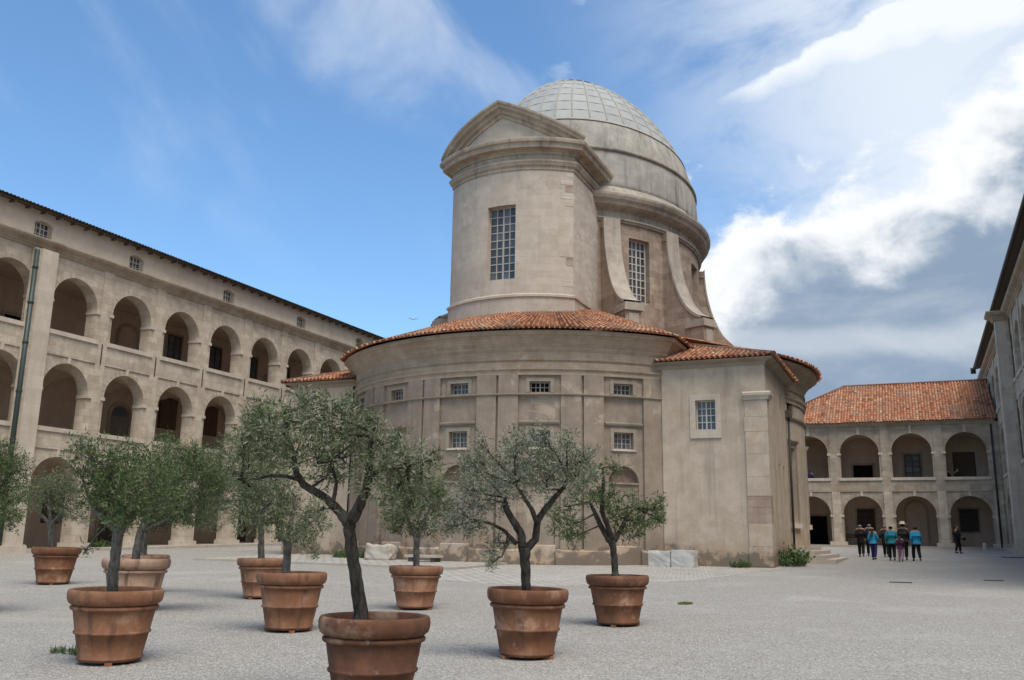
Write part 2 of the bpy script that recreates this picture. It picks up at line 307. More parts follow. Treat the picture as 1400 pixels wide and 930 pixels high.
def mat_terracotta():
    t = NT('terracotta'); p = t.obj(); i = t.N.new('ShaderNodeObjectInfo'); r = i.outputs['Random']
    ofs = t.N.new('ShaderNodeVectorMath'); ofs.operation = 'ADD'; cb = t.N.new('ShaderNodeCombineXYZ'); t.L.new(t.math('MULTIPLY', r, 37.0), cb.inputs[0]); t.L.new(t.math('MULTIPLY', r, 11.0), cb.inputs[2])
    t.L.new(p, ofs.inputs[0]); t.L.new(cb.outputs[0], ofs.inputs[1]); q = ofs.outputs[0]
    mid = t.noise(q, 3.2, 6, 0.65, 0.3); fine = t.noise(q, 40, 4, 0.7); sv = t.noise(t.scalev(q, (9, 9, 0.8)), 1.0, 5, 0.6)
    a = t.N.new('ShaderNodeAttribute'); a.attribute_type = 'OBJECT'; a.attribute_name = 'paleness'
    c = t.mix(t.smooth(mid, 0.3, 0.72), (0.175, 0.070, 0.034), (0.30, 0.138, 0.070))
    c = t.mix(a.outputs['Fac'], c, t.mix(t.smooth(mid, 0.3, 0.7), (0.30, 0.185, 0.125), (0.42, 0.29, 0.21)))
    dk = t.N.new('ShaderNodeAttribute'); dk.attribute_type = 'OBJECT'; dk.attribute_name = 'darkness'
    c = t.mix(dk.outputs['Fac'], c, t.mix(t.smooth(mid, 0.3, 0.7), (0.055, 0.025, 0.015), (0.115, 0.046, 0.026)))
    c = t.mix(t.smooth(sv, 0.50, 0.72, 0, 0.8), c, (0.085, 0.046, 0.034))
    c = t.mix(t.smooth(t.noise(q, 1.6, 6, 0.7), 0.54, 0.68, 0, 0.6), c, (0.37, 0.25, 0.17))
    c = t.mix(t.smooth(fine, 0.45, 0.8, 0, 0.25), c, (0.09, 0.06, 0.045))
    c = t.mix(t.smooth(t.noise(q, 5.5, 7, 0.75), 0.60, 0.72, 0, 0.55), c, (0.46, 0.37, 0.29))
    n = t.bump(fine, 0.25, 0.01); n = t.bump(mid, 0.2, 0.02, n)
    return t.done(c, 0.82, n, spec=0.25)
mat_terracotta()
def mat_bark(name, c1, c2):
    t = NT(name); p = t.obj(); n = t.noise(t.scalev(p, (1, 1, 0.35)), 22, 6, 0.7); b = t.noise(p, 4, 4, 0.6)
    c = t.mix(t.smooth(n, 0.35, 0.65), c1, c2); c = t.mix(t.smooth(b, 0.50, 0.72, 0, 0.35), c, (0.17, 0.16, 0.14))
    return t.done(c, 0.9, t.bump(n, 0.8, 0.02), spec=0.15)
mat_bark('bark', (0.026, 0.021, 0.017), (0.075, 0.065, 0.054)); mat_bark('bark_pale', (0.075, 0.068, 0.058), (0.19, 0.175, 0.15))
def mat_leaf(name, top1, top2, under):
    t = NT(name)
    a = t.N.new('ShaderNodeAttribute'); a.attribute_name = 'tone'
    g = t.N.new('ShaderNodeNewGeometry')
    c = t.mix(a.outputs['Fac'], top1, top2)
    c = t.mix(t.math('MULTIPLY', g.outputs['Backfacing'], 0.8), c, under)
    m = t.done(c, 0.5, None, spec=0.35)
    tr = t.N.new('ShaderNodeBsdfTranslucent'); t.set(tr.inputs[0], t.mix(0.5, c, (0.14, 0.17, 0.06)))
    ms = t.N.new('ShaderNodeMixShader'); ms.inputs[0].default_value = 0.14
    t.L.new(t.b.outputs[0], ms.inputs[1]); t.L.new(tr.outputs[0], ms.inputs[2])
    t.L.new(ms.outputs[0], t.N['Material Output'].inputs[0])
mat_leaf('olive_leaf', (0.021, 0.036, 0.011), (0.130, 0.160, 0.068), (0.20, 0.22, 0.13))
mat_leaf('green_leaf', (0.016, 0.034, 0.008), (0.090, 0.138, 0.036), (0.12, 0.155, 0.062))
mat_leaf('silver_leaf', (0.036, 0.048, 0.026), (0.19, 0.21, 0.135), (0.28, 0.295, 0.215))
mat_leaf('moss_leaf', (0.16, 0.19, 0.04), (0.24, 0.27, 0.07), (0.2, 0.23, 0.07))
mat_leaf('weed_leaf', (0.045, 0.08, 0.02), (0.09, 0.15, 0.04), (0.10, 0.14, 0.06))
for nm, c in (('skin', (0.42, 0.25, 0.18)), ('cloth_black', (0.016, 0.015, 0.017)), ('cloth_dark', (0.028, 0.026, 0.03)), ('cloth_blue', (0.03, 0.25, 0.42)), ('cloth_teal', (0.022, 0.20, 0.26)),
              ('cloth_purple', (0.075, 0.025, 0.06)), ('cloth_pink', (0.42, 0.25, 0.32)), ('cloth_navy', (0.03, 0.03, 0.12)), ('hair_brown', (0.06, 0.035, 0.022)), ('hair_black', (0.012, 0.010, 0.010)), ('hair_grey', (0.24, 0.22, 0.20)), ('straw', (0.62, 0.52, 0.34)), ('shoe', (0.014, 0.012, 0.012)), ('gull', (0.6, 0.6, 0.6))):
    simple(nm, c, 0.85, 0.15, var=0.35, scale=14)

# ------------------------------------------------------------------ object helpers
WM = {}                                                # object -> world matrix
def obj(name, mesh, mat=None, parent=None, mw=None):
    o = bpy.data.objects.new(name, mesh); col.objects.link(o)
    mw = mw if mw is not None else Matrix.Identity(4)
    if mat and mesh is not None and len(mesh.materials) == 0: mesh.materials.append(MATS[mat])
    if parent is not None:
        o.parent = parent; o.matrix_parent_inverse = WM[parent].inverted()
    o.matrix_basis = mw; WM[o] = mw
    return o
def thing(name, label, cat, loc=(0, 0, 0), group=None, rz=0.0):
    o = bpy.data.objects.new(name, None); col.objects.link(o)
    mw = Matrix.Translation(Vector(loc)) @ Matrix.Rotation(rz, 4, 'Z'); o.matrix_basis = mw; WM[o] = mw
    o.empty_display_size = 0.3
    return tag(o, label, cat, group)
def tag(o, label=None, cat=None, group=None, kind=None):
    if label: o['label'] = label
    if cat: o['category'] = cat
    if group: o['group'] = group
    if kind: o['kind'] = kind
    return o
class MB:
    def __init__(s): s.v = []; s.f = []; s.tone = None
    def quad(s, a, b, c, d):
        n = len(s.v); s.v += [tuple(a), tuple(b), tuple(c), tuple(d)]; s.f.append((n, n+1, n+2, n+3))
    def poly(s, pts):
        n = len(s.v); s.v += [tuple(p) for p in pts]; s.f.append(tuple(range(n, n+len(pts))))
    def box(s, x0, x1, y0, y1, z0, z1):
        n = len(s.v)
        s.v += [(x0, y0, z0), (x1, y0, z0), (x1, y1, z0), (x0, y1, z0), (x0, y0, z1), (x1, y0, z1), (x1, y1, z1), (x0, y1, z1)]
        s.f += [tuple(n+i for i in q) for q in ((3, 2, 1, 0), (4, 5, 6, 7), (0, 1, 5, 4), (1, 2, 6, 5), (2, 3, 7, 6), (3, 0, 4, 7))]
        return s
    def lathe(s, prof, n=32, a0=0.0, a1=2*math.pi, c=(0, 0), closed=True):
        b = len(s.v); full = abs(a1-a0-2*math.pi) < 1e-6; m = n if full else n+1
        for r, z in prof:
            for i in range(m):
                a = a0+(a1-a0)*i/n; s.v.append((c[0]+r*math.cos(a), c[1]+r*math.sin(a), z))
        for j in range(len(prof)-1):
            for i in range(n):
                i2 = (i+1) % m
                s.f.append((b+j*m+i, b+j*m+i2, b+(j+1)*m+i2, b+(j+1)*m+i))
        return s
    def tube(s, pts, rad, n=6, cap=True):
        b = len(s.v); P = [Vector(p) for p in pts]; prev = None
        for i, p in enumerate(P):
            d = (P[min(i+1, len(P)-1)] - P[max(i-1, 0)]).normalized()
            if prev is None:
                ref = Vector((0, 0, 1)) if abs(d.z) < 0.9 else Vector((1, 0, 0)); x = ref.cross(d).normalized()
            else: x = (prev - d*prev.dot(d)).normalized()
            prev = x; y = d.cross(x); r = rad[i] if isinstance(rad, (list, tuple)) else rad
            for k in range(n):
                a = 2*math.pi*k/n; s.v.append(tuple(p + x*(r*math.cos(a)) + y*(r*math.sin(a))))
        for i in range(len(P)-1):
            for k in range(n):
                k2 = (k+1) % n; s.f.append((b+i*n+k, b+i*n+k2, b+(i+1)*n+k2, b+(i+1)*n+k))
        if cap:
            s.f.append(tuple(b+k for k in reversed(range(n)))); s.f.append(tuple(b+(len(P)-1)*n+k for k in range(n)))
        return s
    def sweep(s, path, prof, closed_prof=True, caps=True):
        """path: (x, y) or (x, y, z) points; prof: (out, dz). Outward is to the right of travel."""
        n = len(path); P2 = [Vector((p[0], p[1])) for p in path]; Z = [p[2] if len(p) > 2 else 0.0 for p in path]
        nor = []
        for i in range(n):
            ns = []
            for a, b in ((i-1, i), (i, i+1)):
                if 0 <= a and b < n:
                    d = P2[b]-P2[a]
                    if d.length > 1e-7: d.normalize(); ns.append(Vector((d.y, -d.x)))
            v = ns[0]+ns[-1]; v.normalize(); k = 1.0/max(0.35, v.dot(ns[0])); nor.append(v*k)
        b0 = len(s.v); m = len(prof)
        for i in range(n):
            for o, dz in prof: s.v.append((P2[i].x+nor[i].x*o, P2[i].y+nor[i].y*o, Z[i]+dz))
        mm = m if closed_prof else m-1
        for i in range(n-1):
            for j in range(mm):
                j2 = (j+1) % m; s.f.append((b0+i*m+j, b0+(i+1)*m+j, b0+(i+1)*m+j2, b0+i*m+j2))
        if caps and closed_prof:
            s.f.append(tuple(b0+j for j in range(m))); s.f.append(tuple(b0+(n-1)*m+j for j in reversed(range(m))))
        return s
    def mesh(s, name, smooth=False, tone=None):
        me = bpy.data.meshes.new(name); me.from_pydata(s.v, [], s.f); me.update()
        if tone is not None:
            at = me.attributes.new('tone', 'FLOAT', 'FACE'); at.data.foreach_set('value', tone)
        if smooth: me.shade_smooth()
        return me
    def fixnormals(s, me):
        bm = bmesh.new(); bm.from_mesh(me); bmesh.ops.remove_doubles(bm, verts=bm.verts, dist=1e-5); bmesh.ops.recalc_face_normals(bm, faces=bm.faces); bm.to_mesh(me); bm.free(); return me
def wall(mapf, us, zs, holes, depth):
    """Wall surface over the grid us x zs; mapf(u, z, d) gives the point d metres behind the face. holes: (u0, u1, z0, z1)."""
    b = MB(); us = sorted(set([round(u, 5) for u in us] + [round(h[k], 5) for h in holes for k in (0, 1)])); zs = sorted(set([round(z, 5) for z in zs] + [round(h[k], 5) for h in holes for k in (2, 3)]))
    for i in range(len(us)-1):
        for j in range(len(zs)-1):
            uc, zc = (us[i]+us[i+1])/2, (zs[j]+zs[j+1])/2
            if any(h[0] < uc < h[1] and h[2] < zc < h[3] for h in holes): continue
            b.quad(mapf(us[i], zs[j], 0), mapf(us[i+1], zs[j], 0), mapf(us[i+1], zs[j+1], 0), mapf(us[i], zs[j+1], 0))
    for h in holes:
        u0, u1, z0, z1 = h[:4]; dp = h[4] if len(h) > 4 else depth
        b.quad(mapf(u0, z0, 0), mapf(u1, z0, 0), mapf(u1, z0, dp), mapf(u0, z0, dp))
        b.quad(mapf(u0, z1, dp), mapf(u1, z1, dp), mapf(u1, z1, 0), mapf(u0, z1, 0))
        b.quad(mapf(u0, z0, dp), mapf(u0, z1, dp), mapf(u0, z1, 0), mapf(u0, z0, 0))
        b.quad(mapf(u1, z0, 0), mapf(u1, z1, 0), mapf(u1, z1, dp), mapf(u1, z0, dp))
    return b
def frame_matrix(origin, tangent, normal):             # local x = tangent, y = into the wall, z = up
    t = Vector(tangent).normalized(); n = Vector(normal).normalized(); z = Vector((0, 0, 1))
    m = Matrix((t, -n, z)).transposed().to_4x4(); m.translation = Vector(origin); return m
MESHCACHE = {}
def box_mesh(key, *a):
    k = ('box', key)+tuple(round(v, 4) for v in a)
    if k not in MESHCACHE:
        b = MB(); b.box(*a); MESHCACHE[k] = b.mesh(key)
    return MESHCACHE[k]
def window(parent, mw, w, h, cols, rows, fmat='window_white', gmat='glass_dark', bar=0.035, fr=0.06, panes=True, name='window', middle=True, back=0.0):
    """Casement with its panes; local origin at the bottom centre."""
    key = ('win', w, h, cols, rows, fmat)
    if key not in MESHCACHE:
        b = MB(); b.box(-w/2, -w/2+fr, -0.04, 0.04, 0, h); b.box(w/2-fr, w/2, -0.04, 0.04, 0, h)
        b.box(-w/2+fr, w/2-fr, -0.038, 0.038, 0, fr); b.box(-w/2+fr, w/2-fr, -0.038, 0.038, h-fr, h)
        iw, ih = w-2*fr, h-2*fr
        for i in range(1, cols):
            x = -iw/2+iw*i/cols; bw = bar*(1.7 if middle and cols % 2 == 0 and i == cols//2 else 1)
            b.box(x-bw/2, x+bw/2, -0.034, 0.03, fr, h-fr)
        for j in range(1, rows):
            z = fr+ih*j/rows; b.box(-w/2+fr, w/2-fr, -0.026, 0.024, z-bar/2, z+bar/2)
        MESHCACHE[key] = b.mesh('window_frame')
    f = obj(name, MESHCACHE[key], fmat, parent, mw)
    iw, ih = w-2*fr, h-2*fr
    if panes:
        pw, ph = iw/cols, ih/rows; pm = box_mesh('pane_'+gmat, -pw/2+0.002, pw/2-0.002, 0.004, 0.012, -ph/2+0.002, ph/2-0.002)
        if len(pm.materials) == 0: pm.materials.append(MATS[gmat])
        for i in range(cols):
            for j in range(rows):
                obj('pane', pm, None, f, mw @ Matrix.Translation((-iw/2+pw*(i+0.5), 0, fr+ph*(j+0.5))))
    return f
def tile_roof(columns, nrows, rad_in=0.088, name='roof_tiles', lift=0.03, seed=1):
    """columns: (eave point, top point, half-width vector at eave, half-width vector at top, normal)."""
    r = random.Random(seed); b = MB(); tone = []; K = 5
    for P, Q, W0, W1, Nn in columns:
        P, Q, W0, W1, Nn = Vector(P), Vector(Q), Vector(W0), Vector(W1), Vector(Nn)
        ln = (Q-P).length; nr = max(1, round(ln/0.34)) if nrows is None else nrows
        base = r.gauss(0, 0.07)
        jit = r.gauss(0, 0.012)
        for k in range(nr):
            t0 = k/nr - (0.012 if k else r.uniform(0, 0.02)); t1 = min(1.0, (k+1)/nr + 0.05/ max(1, nr/8)); n0 = len(b.v)
            for t, hh, sc in ((t0, lift+0.012, 1.0), (t1, lift-0.014, 0.84)):
                c = P.lerp(Q, t); w = W0.lerp(W1, t); wl = w.length; off = w*(jit+r.gauss(0, 0.035))
                for q in range(K+1):
                    a = math.pi*q/K
                    b.v.append(tuple(c + off + w*(-math.cos(a)*0.80*sc) + Nn*(hh+min(wl*0.85, rad_in)*math.sin(a)*sc)))
            tn = min(0.999, max(0.0, r.gauss(0.44, 0.18)+base))
            for q in range(K):
                b.f.append((n0+q, n0+q+1, n0+K+1+q+1, n0+K+1+q)); tone.append(tn)
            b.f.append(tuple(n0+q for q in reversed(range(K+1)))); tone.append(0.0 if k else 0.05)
        b.quad(P-W0, P+W0, Q+W1, Q-W1); tone.append(0.3)     # channel tiles below
    return b.mesh(name, tone=tone)

# ------------------------------------------------------------------ ground
def ground():
    b = MB(); xs = [-400, -150, -70, -46] + [-40+2*i for i in range(28)] + [18, 40, 150, 400]; ys = [-300, -60, -10] + [-4+2*i for i in range(44)] + [90, 120, 200, 500]
    n = len(ys)
    for x in xs:
        for y in ys: b.v.append((x, y, gz(y)))
    for i in range(len(xs)-1):
        for j in range(n-1): b.f.append((i*n+j, (i+1)*n+j, (i+1)*n+j+1, i*n+j+1))
    tag(obj('ground', b.mesh('ground'), 'gravel'), kind='structure')
    def sheet(name, pts, mat, lift, thick):
        b = MB(); top = [(x, y, gz(y)+lift) for x, y in pts]; bot = [(x, y, gz(y)+lift-thick) for x, y in pts]
        b.poly(top)
        for i in range(len(pts)):
            j = (i+1) % len(pts); b.quad(bot[i], bot[j], top[j], top[i])
        return tag(obj(name, b.mesh(name), mat), kind='structure')
    sheet('cobbled_paving', [(-14.8, 24.5), (-9.0, 23.2), (-6.2, 28.0), (-4.9, 37.6), (-6.5, 39.0), (-15, 40.5), (-15.0, 29.6)], 'cobbles', 0.006, 0.05)
    sheet('raised_paving', [(-27.5, 30.6), (-15.1, 29.6), (-15.3, 34.6), (-15.3, 40.5), (-27.5, 40.5)], 'cobbles', 0.075, 0.3)
    # kerb stones along the raised paving
    kp = tag(obj('kerb', None), kind='structure')
    pth = [(-27.5, 30.47), (-15.0, 29.47), (-15.17, 34.3)]
    for (ax, ay), (bx, by) in zip(pth[:-1], pth[1:]):
        A = Vector((ax, ay, gz(ay))); Bv = Vector((bx, by, gz(by))); L = (Bv-A).length; n = int(L/0.62); d = (Bv-A).normalized()
        me = box_mesh('kerb_stone', 0.006, L/n-0.006, -0.08, 0.08, -0.12, 0.088)
        if not me.materials: me.materials.append(MATS['step_stone'])
        for i in range(n):
            m = Matrix((d, Vector((0, 0, 1)).cross(d), Vector((0, 0, 1)))).transposed().to_4x4(); m.translation = A+d*(L/n*i)+Vector((0, 0, rnd.uniform(-0.008, 0.008)))
            obj('kerb_stone', me, None, kp, m)
    # fine pebbles lying loose on the gravel near the camera
    b = MB(); r = random.Random(5); tone = []
    for _ in range(16000):
        y = 4.5+11*r.random()**1.5; x = -y*1.05 + (y*0.16+y*1.05)*r.random()+r.uniform(-0.5, 0.5)
        s = r.uniform(0.004, 0.010); z = gz(y); a = r.random()*6.28; n = len(b.v); ca, sa = math.cos(a)*s, math.sin(a)*s*r.uniform(0.6, 1)
        b.v += [(x+ca, y+sa, z), (x-sa, y+ca, z), (x-ca, y-sa, z), (x+sa, y-ca, z), (x+ca*0.2, y, z+s*0.9)]
        for q in ((0, 1, 4), (1, 2, 4), (2, 3, 4), (3, 0, 4)): b.f.append(tuple(n+k for k in q))
    simple('pebble', (0.55, 0.52, 0.47), 0.9, 0.1, var=1.0, scale=90, c2=(0.20, 0.18, 0.16))
    tag(obj('loose_pebbles', b.mesh('loose_pebbles'), 'pebble'), 'fine pale pebbles scattered over the gravel courtyard', 'pebbles', kind='stuff')
ground()

# ------------------------------------------------------------------ arcaded wings
ST = [  # wall bottom, opening bottom, spring, wall top (bottom of the band above)
    (-0.8, -0.8, 3.88, 5.65), (5.65, 6.50, 8.65, 10.36), (10.36, 11.38, 13.18, 15.43)]
AR, TH = 1.40, 0.75
def bay_mesh(B, s, top=None):
    k = ('bay', round(B, 3), s, top)
    if k in MESHCACHE: return MESHCACHE[k]
    zb, zo, zs, zt = ST[s]; zt = top or zt; b = MB(); h = B/2; r = AR if B > 3.8 else AR+0.03
    def slab(x0, x1, z0, z1): b.quad((x0, 0, z0), (x1, 0, z0), (x1, 0, z1), (x0, 0, z1)); b.quad((x1, TH, z0), (x0, TH, z0), (x0, TH, z1), (x1, TH, z1))
    slab(-h, -r, zb, zt); slab(r, h, zb, zt)
    if zo > zb:
        slab(-r, r, zb, zo); b.quad((-r, 0, zo), (r, 0, zo), (r, TH, zo), (-r, TH, zo))
    b.quad((-r, 0, zo), (-r, TH, zo), (-r, TH, zs), (-r, 0, zs)); b.quad((r, TH, zo), (r, 0, zo), (r, 0, zs), (r, TH, zs))
    N = 20
    for i in range(N):
        a0, a1 = math.pi*(1-i/N), math.pi*(1-(i+1)/N); x0, x1 = r*math.cos(a0), r*math.cos(a1); z0, z1 = zs+r*math.sin(a0), zs+r*math.sin(a1)
        b.quad((x0, 0, z0), (x1, 0, z1), (x1, 0, zt), (x0, 0, zt)); b.quad((x1, TH, z1), (x0, TH, z0), (x0, TH, zt), (x1, TH, zt))
        b.quad((x0, 0, z0), (x0, TH, z0), (x1, TH, z1), (x1, 0, z1))
    b.quad((-h, 0, zt), (h, 0, zt), (h, TH, zt), (-h, TH, zt))
    MESHCACHE[k] = b.mesh('arcade_bay'); return MESHCACHE[k]
def archivolt_mesh(B, s):                             # slightly proud arch ring of voussoirs
    k = ('ring', round(B, 3), s)
    if k in MESHCACHE: return MESHCACHE[k]
    zs = ST[s][2]; r = AR if B > 3.8 else AR+0.03; b = MB(); N = 15
    for i in range(N):
        a0, a1 = math.pi*(i+0.03)/N, math.pi*(i+0.97)/N; d = 0.010+0.005*((i*7) % 3)
        p = []
        for rr in (r+0.002, r+0.27):
            for a in (a0, (a0+a1)/2, a1): p.append((rr*math.cos(a), zs+rr*math.sin(a)))
        f = [(x, -d, z) for x, z in p]; b.poly([f[0], f[1], f[2], f[5], f[4], f[3]])
        for q0, q1 in ((3, 4), (4, 5), (0, 3), (5, 2), (1, 0), (2, 1)):
            b.quad(f[q0], f[q1], (p[q1][0], 0.01, p[q1][1]), (p[q0][0], 0.01, p[q0][1]))
    MESHCACHE[k] = b.mesh('arch_ring'); return MESHCACHE[k]
def vault_mesh(B, s, G):
    k = ('vault', round(B, 3), s)
    if k in MESHCACHE: return MESHCACHE[k]
    zs = ST[s][2]; b = MB(); N = 14; h = B/2; rise = 1.55
    def bar(t): return math.sqrt(max(0.0, 1-t*t))
    for i in range(N+1):
        for j in range(N+1):
            u = -1+2*i/N; w = -1+2*j/N
            b.v.append((u*h, TH+(w+1)/2*(G-TH), zs-0.05+rise*max(bar(u), bar(w))))
    for i in range(N):
        for j in range(N): b.f.append((i*(N+1)+j, (i+1)*(N+1)+j, (i+1)*(N+1)+j+1, i*(N+1)+j+1))
    MESHCACHE[k] = b.mesh('groin_vault'); return MESHCACHE[k]
G = 4.3                                               # depth of the galleries
def gallery_opening(root, mw, kind, s, floor, top_light=False):
    """door or window on the gallery's back wall; mw puts local origin on the wall face, y into the wall."""
    T = lambda z: mw @ Matrix.Translation((0, 0, z))
    if kind == 'window':
        z = floor+(1.7 if s == 2 else 1.15); w, h = 1.2, 1.95
        sm = MB(); sm.box(-w/2-0.16, w/2+0.16, -0.05, 0.05, -0.16, 0.0); sm.box(-w/2-0.16, -w/2, -0.05, 0.05, 0, h+0.16); sm.box(w/2, w/2+0.16, -0.05, 0.05, 0, h+0.16); sm.box(-w/2, w/2, -0.05, 0.05, h, h+0.16)
        if ('surr', w) not in MESHCACHE: MESHCACHE[('surr', w)] = sm.mesh('window_surround')
        f = window(root, T(z), w, h, 2, 4, 'window_brown', 'glass_pale', 0.05, 0.09)
        f.matrix_basis = WM[f] = T(z) @ Matrix.Translation((0, -0.045, 0))
        obj('surround', MESHCACHE[('surr', w)], 'wing_cornice', f, T(z))
    elif kind == 'shutter':
        z = floor+(2.5 if top_light else 1.3); w, h = 1.45, 1.85
        k = 'shutter_leaf'
        if k not in MESHCACHE:
            sm = MB(); sm.box(-w/4+0.01, w/4-0.01, -0.07, 0, 0, h)
            for i in range(14): sm.box(-w/4+0.07, w/4-0.07, -0.085, -0.07, 0.1+i*(h-0.2)/14, 0.1+i*(h-0.2)/14+0.09)
            MESHCACHE[k] = sm.mesh(k)
        f = obj('shuttered_window', box_mesh('window_board', -w/2-0.08, w/2+0.08, -0.03, 0.02, -0.08, h+0.08), 'window_brown', root, T(z))
        for sx in (-1, 1): obj('shutter', MESHCACHE[k], 'shutter_brown', f, T(z) @ Matrix.Translation((sx*w/4, -0.03, 0)))
    elif kind in ('arch_door', 'fan_door', 'niche'):
        w, h = 1.45, 2.7; b = MB(); N = 14
        for i in range(N):
            a0, a1 = math.pi*i/N, math.pi*(i+1)/N; r0, r1 = w/2, w/2+0.2
            p = [(r0*math.cos(a0), h+r0*math.sin(a0)), (r1*math.cos(a0), h+r1*math.sin(a0)), (r1*math.cos(a1), h+r1*math.sin(a1)), (r0*math.cos(a1), h+r0*math.sin(a1))]
            b.poly([(x, -0.07, z) for x, z in p]); b.quad((p[1][0], -0.07, p[1][1]), (p[1][0], 0, p[1][1]), (p[2][0], 0, p[2][1]), (p[2][0], -0.07, p[2][1])); b.quad((p[0][0], -0.07, p[0][1]), (p[0][0], 0, p[0][1]), (p[3][0], 0, p[3][1]), (p[3][0], -0.07, p[3][1]))
        b.box(-w/2-0.2, -w/2, -0.07, 0.0, 0, h); b.box(w/2, w/2+0.2, -0.07, 0.0, 0, h)
        if kind not in MESHCACHE: MESHCACHE[kind] = b.mesh('door_surround')
        d = MB(); d.box(-w/2, w/2, -0.03, 0, 0, h)
        d.poly([(w/2*math.cos(math.pi*i/N), -0.02, h+w/2*math.sin(math.pi*i/N)) for i in range(N+1)])
        if (kind, 'd') not in MESHCACHE: MESHCACHE[(kind, 'd')] = d.mesh('door')
        f = obj('door', MESHCACHE[(kind, 'd')], {'niche': 'gallery_plaster', 'arch_door': 'window_brown', 'fan_door': 'door_grey'}[kind], root, T(floor))
        obj('surround', MESHCACHE[kind], 'wing_cornice', f, T(floor))
        if kind == 'fan_door':
            g = MB(); g.poly([(w/2*0.86*math.cos(math.pi*i/N), -0.03, h+0.04+w/2*0.8*math.sin(math.pi*i/N)) for i in range(N+1)])
            obj('fanlight', g.mesh('fanlight'), 'glass_dark', f, T(floor))
    elif kind == 'dark_door':
        w, h = 1.5, 2.3
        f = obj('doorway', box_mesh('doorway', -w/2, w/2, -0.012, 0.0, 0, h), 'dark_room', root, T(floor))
        b = MB(); b.box(-w/2-0.16, -w/2, -0.06, 0, 0, h+0.16); b.box(w/2, w/2+0.16, -0.06, 0, 0, h+0.16); b.box(-w/2, w/2, -0.06, 0, h, h+0.16)
        obj('surround', b.mesh('surround'), 'wing_cornice', f, T(floor))
    elif kind == 'barred':
        z = floor+1.15; w, h = 1.35, 1.75
        f = obj('barred_window', box_mesh('window_opening', -w/2, w/2, -0.012, 0.0, 0, h), 'window_brown', root, T(z))
        b = MB()
        for i in range(9): x = -w/2+w*(i+0.5)/9; b.box(x-0.014, x+0.014, -0.09, -0.062, 0, h)
        for j in range(4): b.box(-w/2, w/2, -0.1, -0.058, h*(j+0.5)/4-0.02, h*(j+0.5)/4+0.02)
        k = 'bars'
        if k not in MESHCACHE: MESHCACHE[k] = b.mesh('window_bars')
        obj('bars', MESHCACHE[k], 'iron_dark', f, T(z))
        s2 = MB(); s2.box(-w/2-0.14, w/2+0.14, -0.05, 0, -0.14, 0); s2.box(-w/2-0.14, -w/2, -0.05, 0, 0, h+0.14); s2.box(w/2, w/2+0.14, -0.05, 0, 0, h+0.14); s2.box(-w/2, w/2, -0.05, 0, h, h+0.14)
        if 'barsurr' not in MESHCACHE: MESHCACHE['barsurr'] = s2.mesh('surround')
        obj('surround', MESHCACHE['barsurr'], 'wing_cornice', f, T(z))

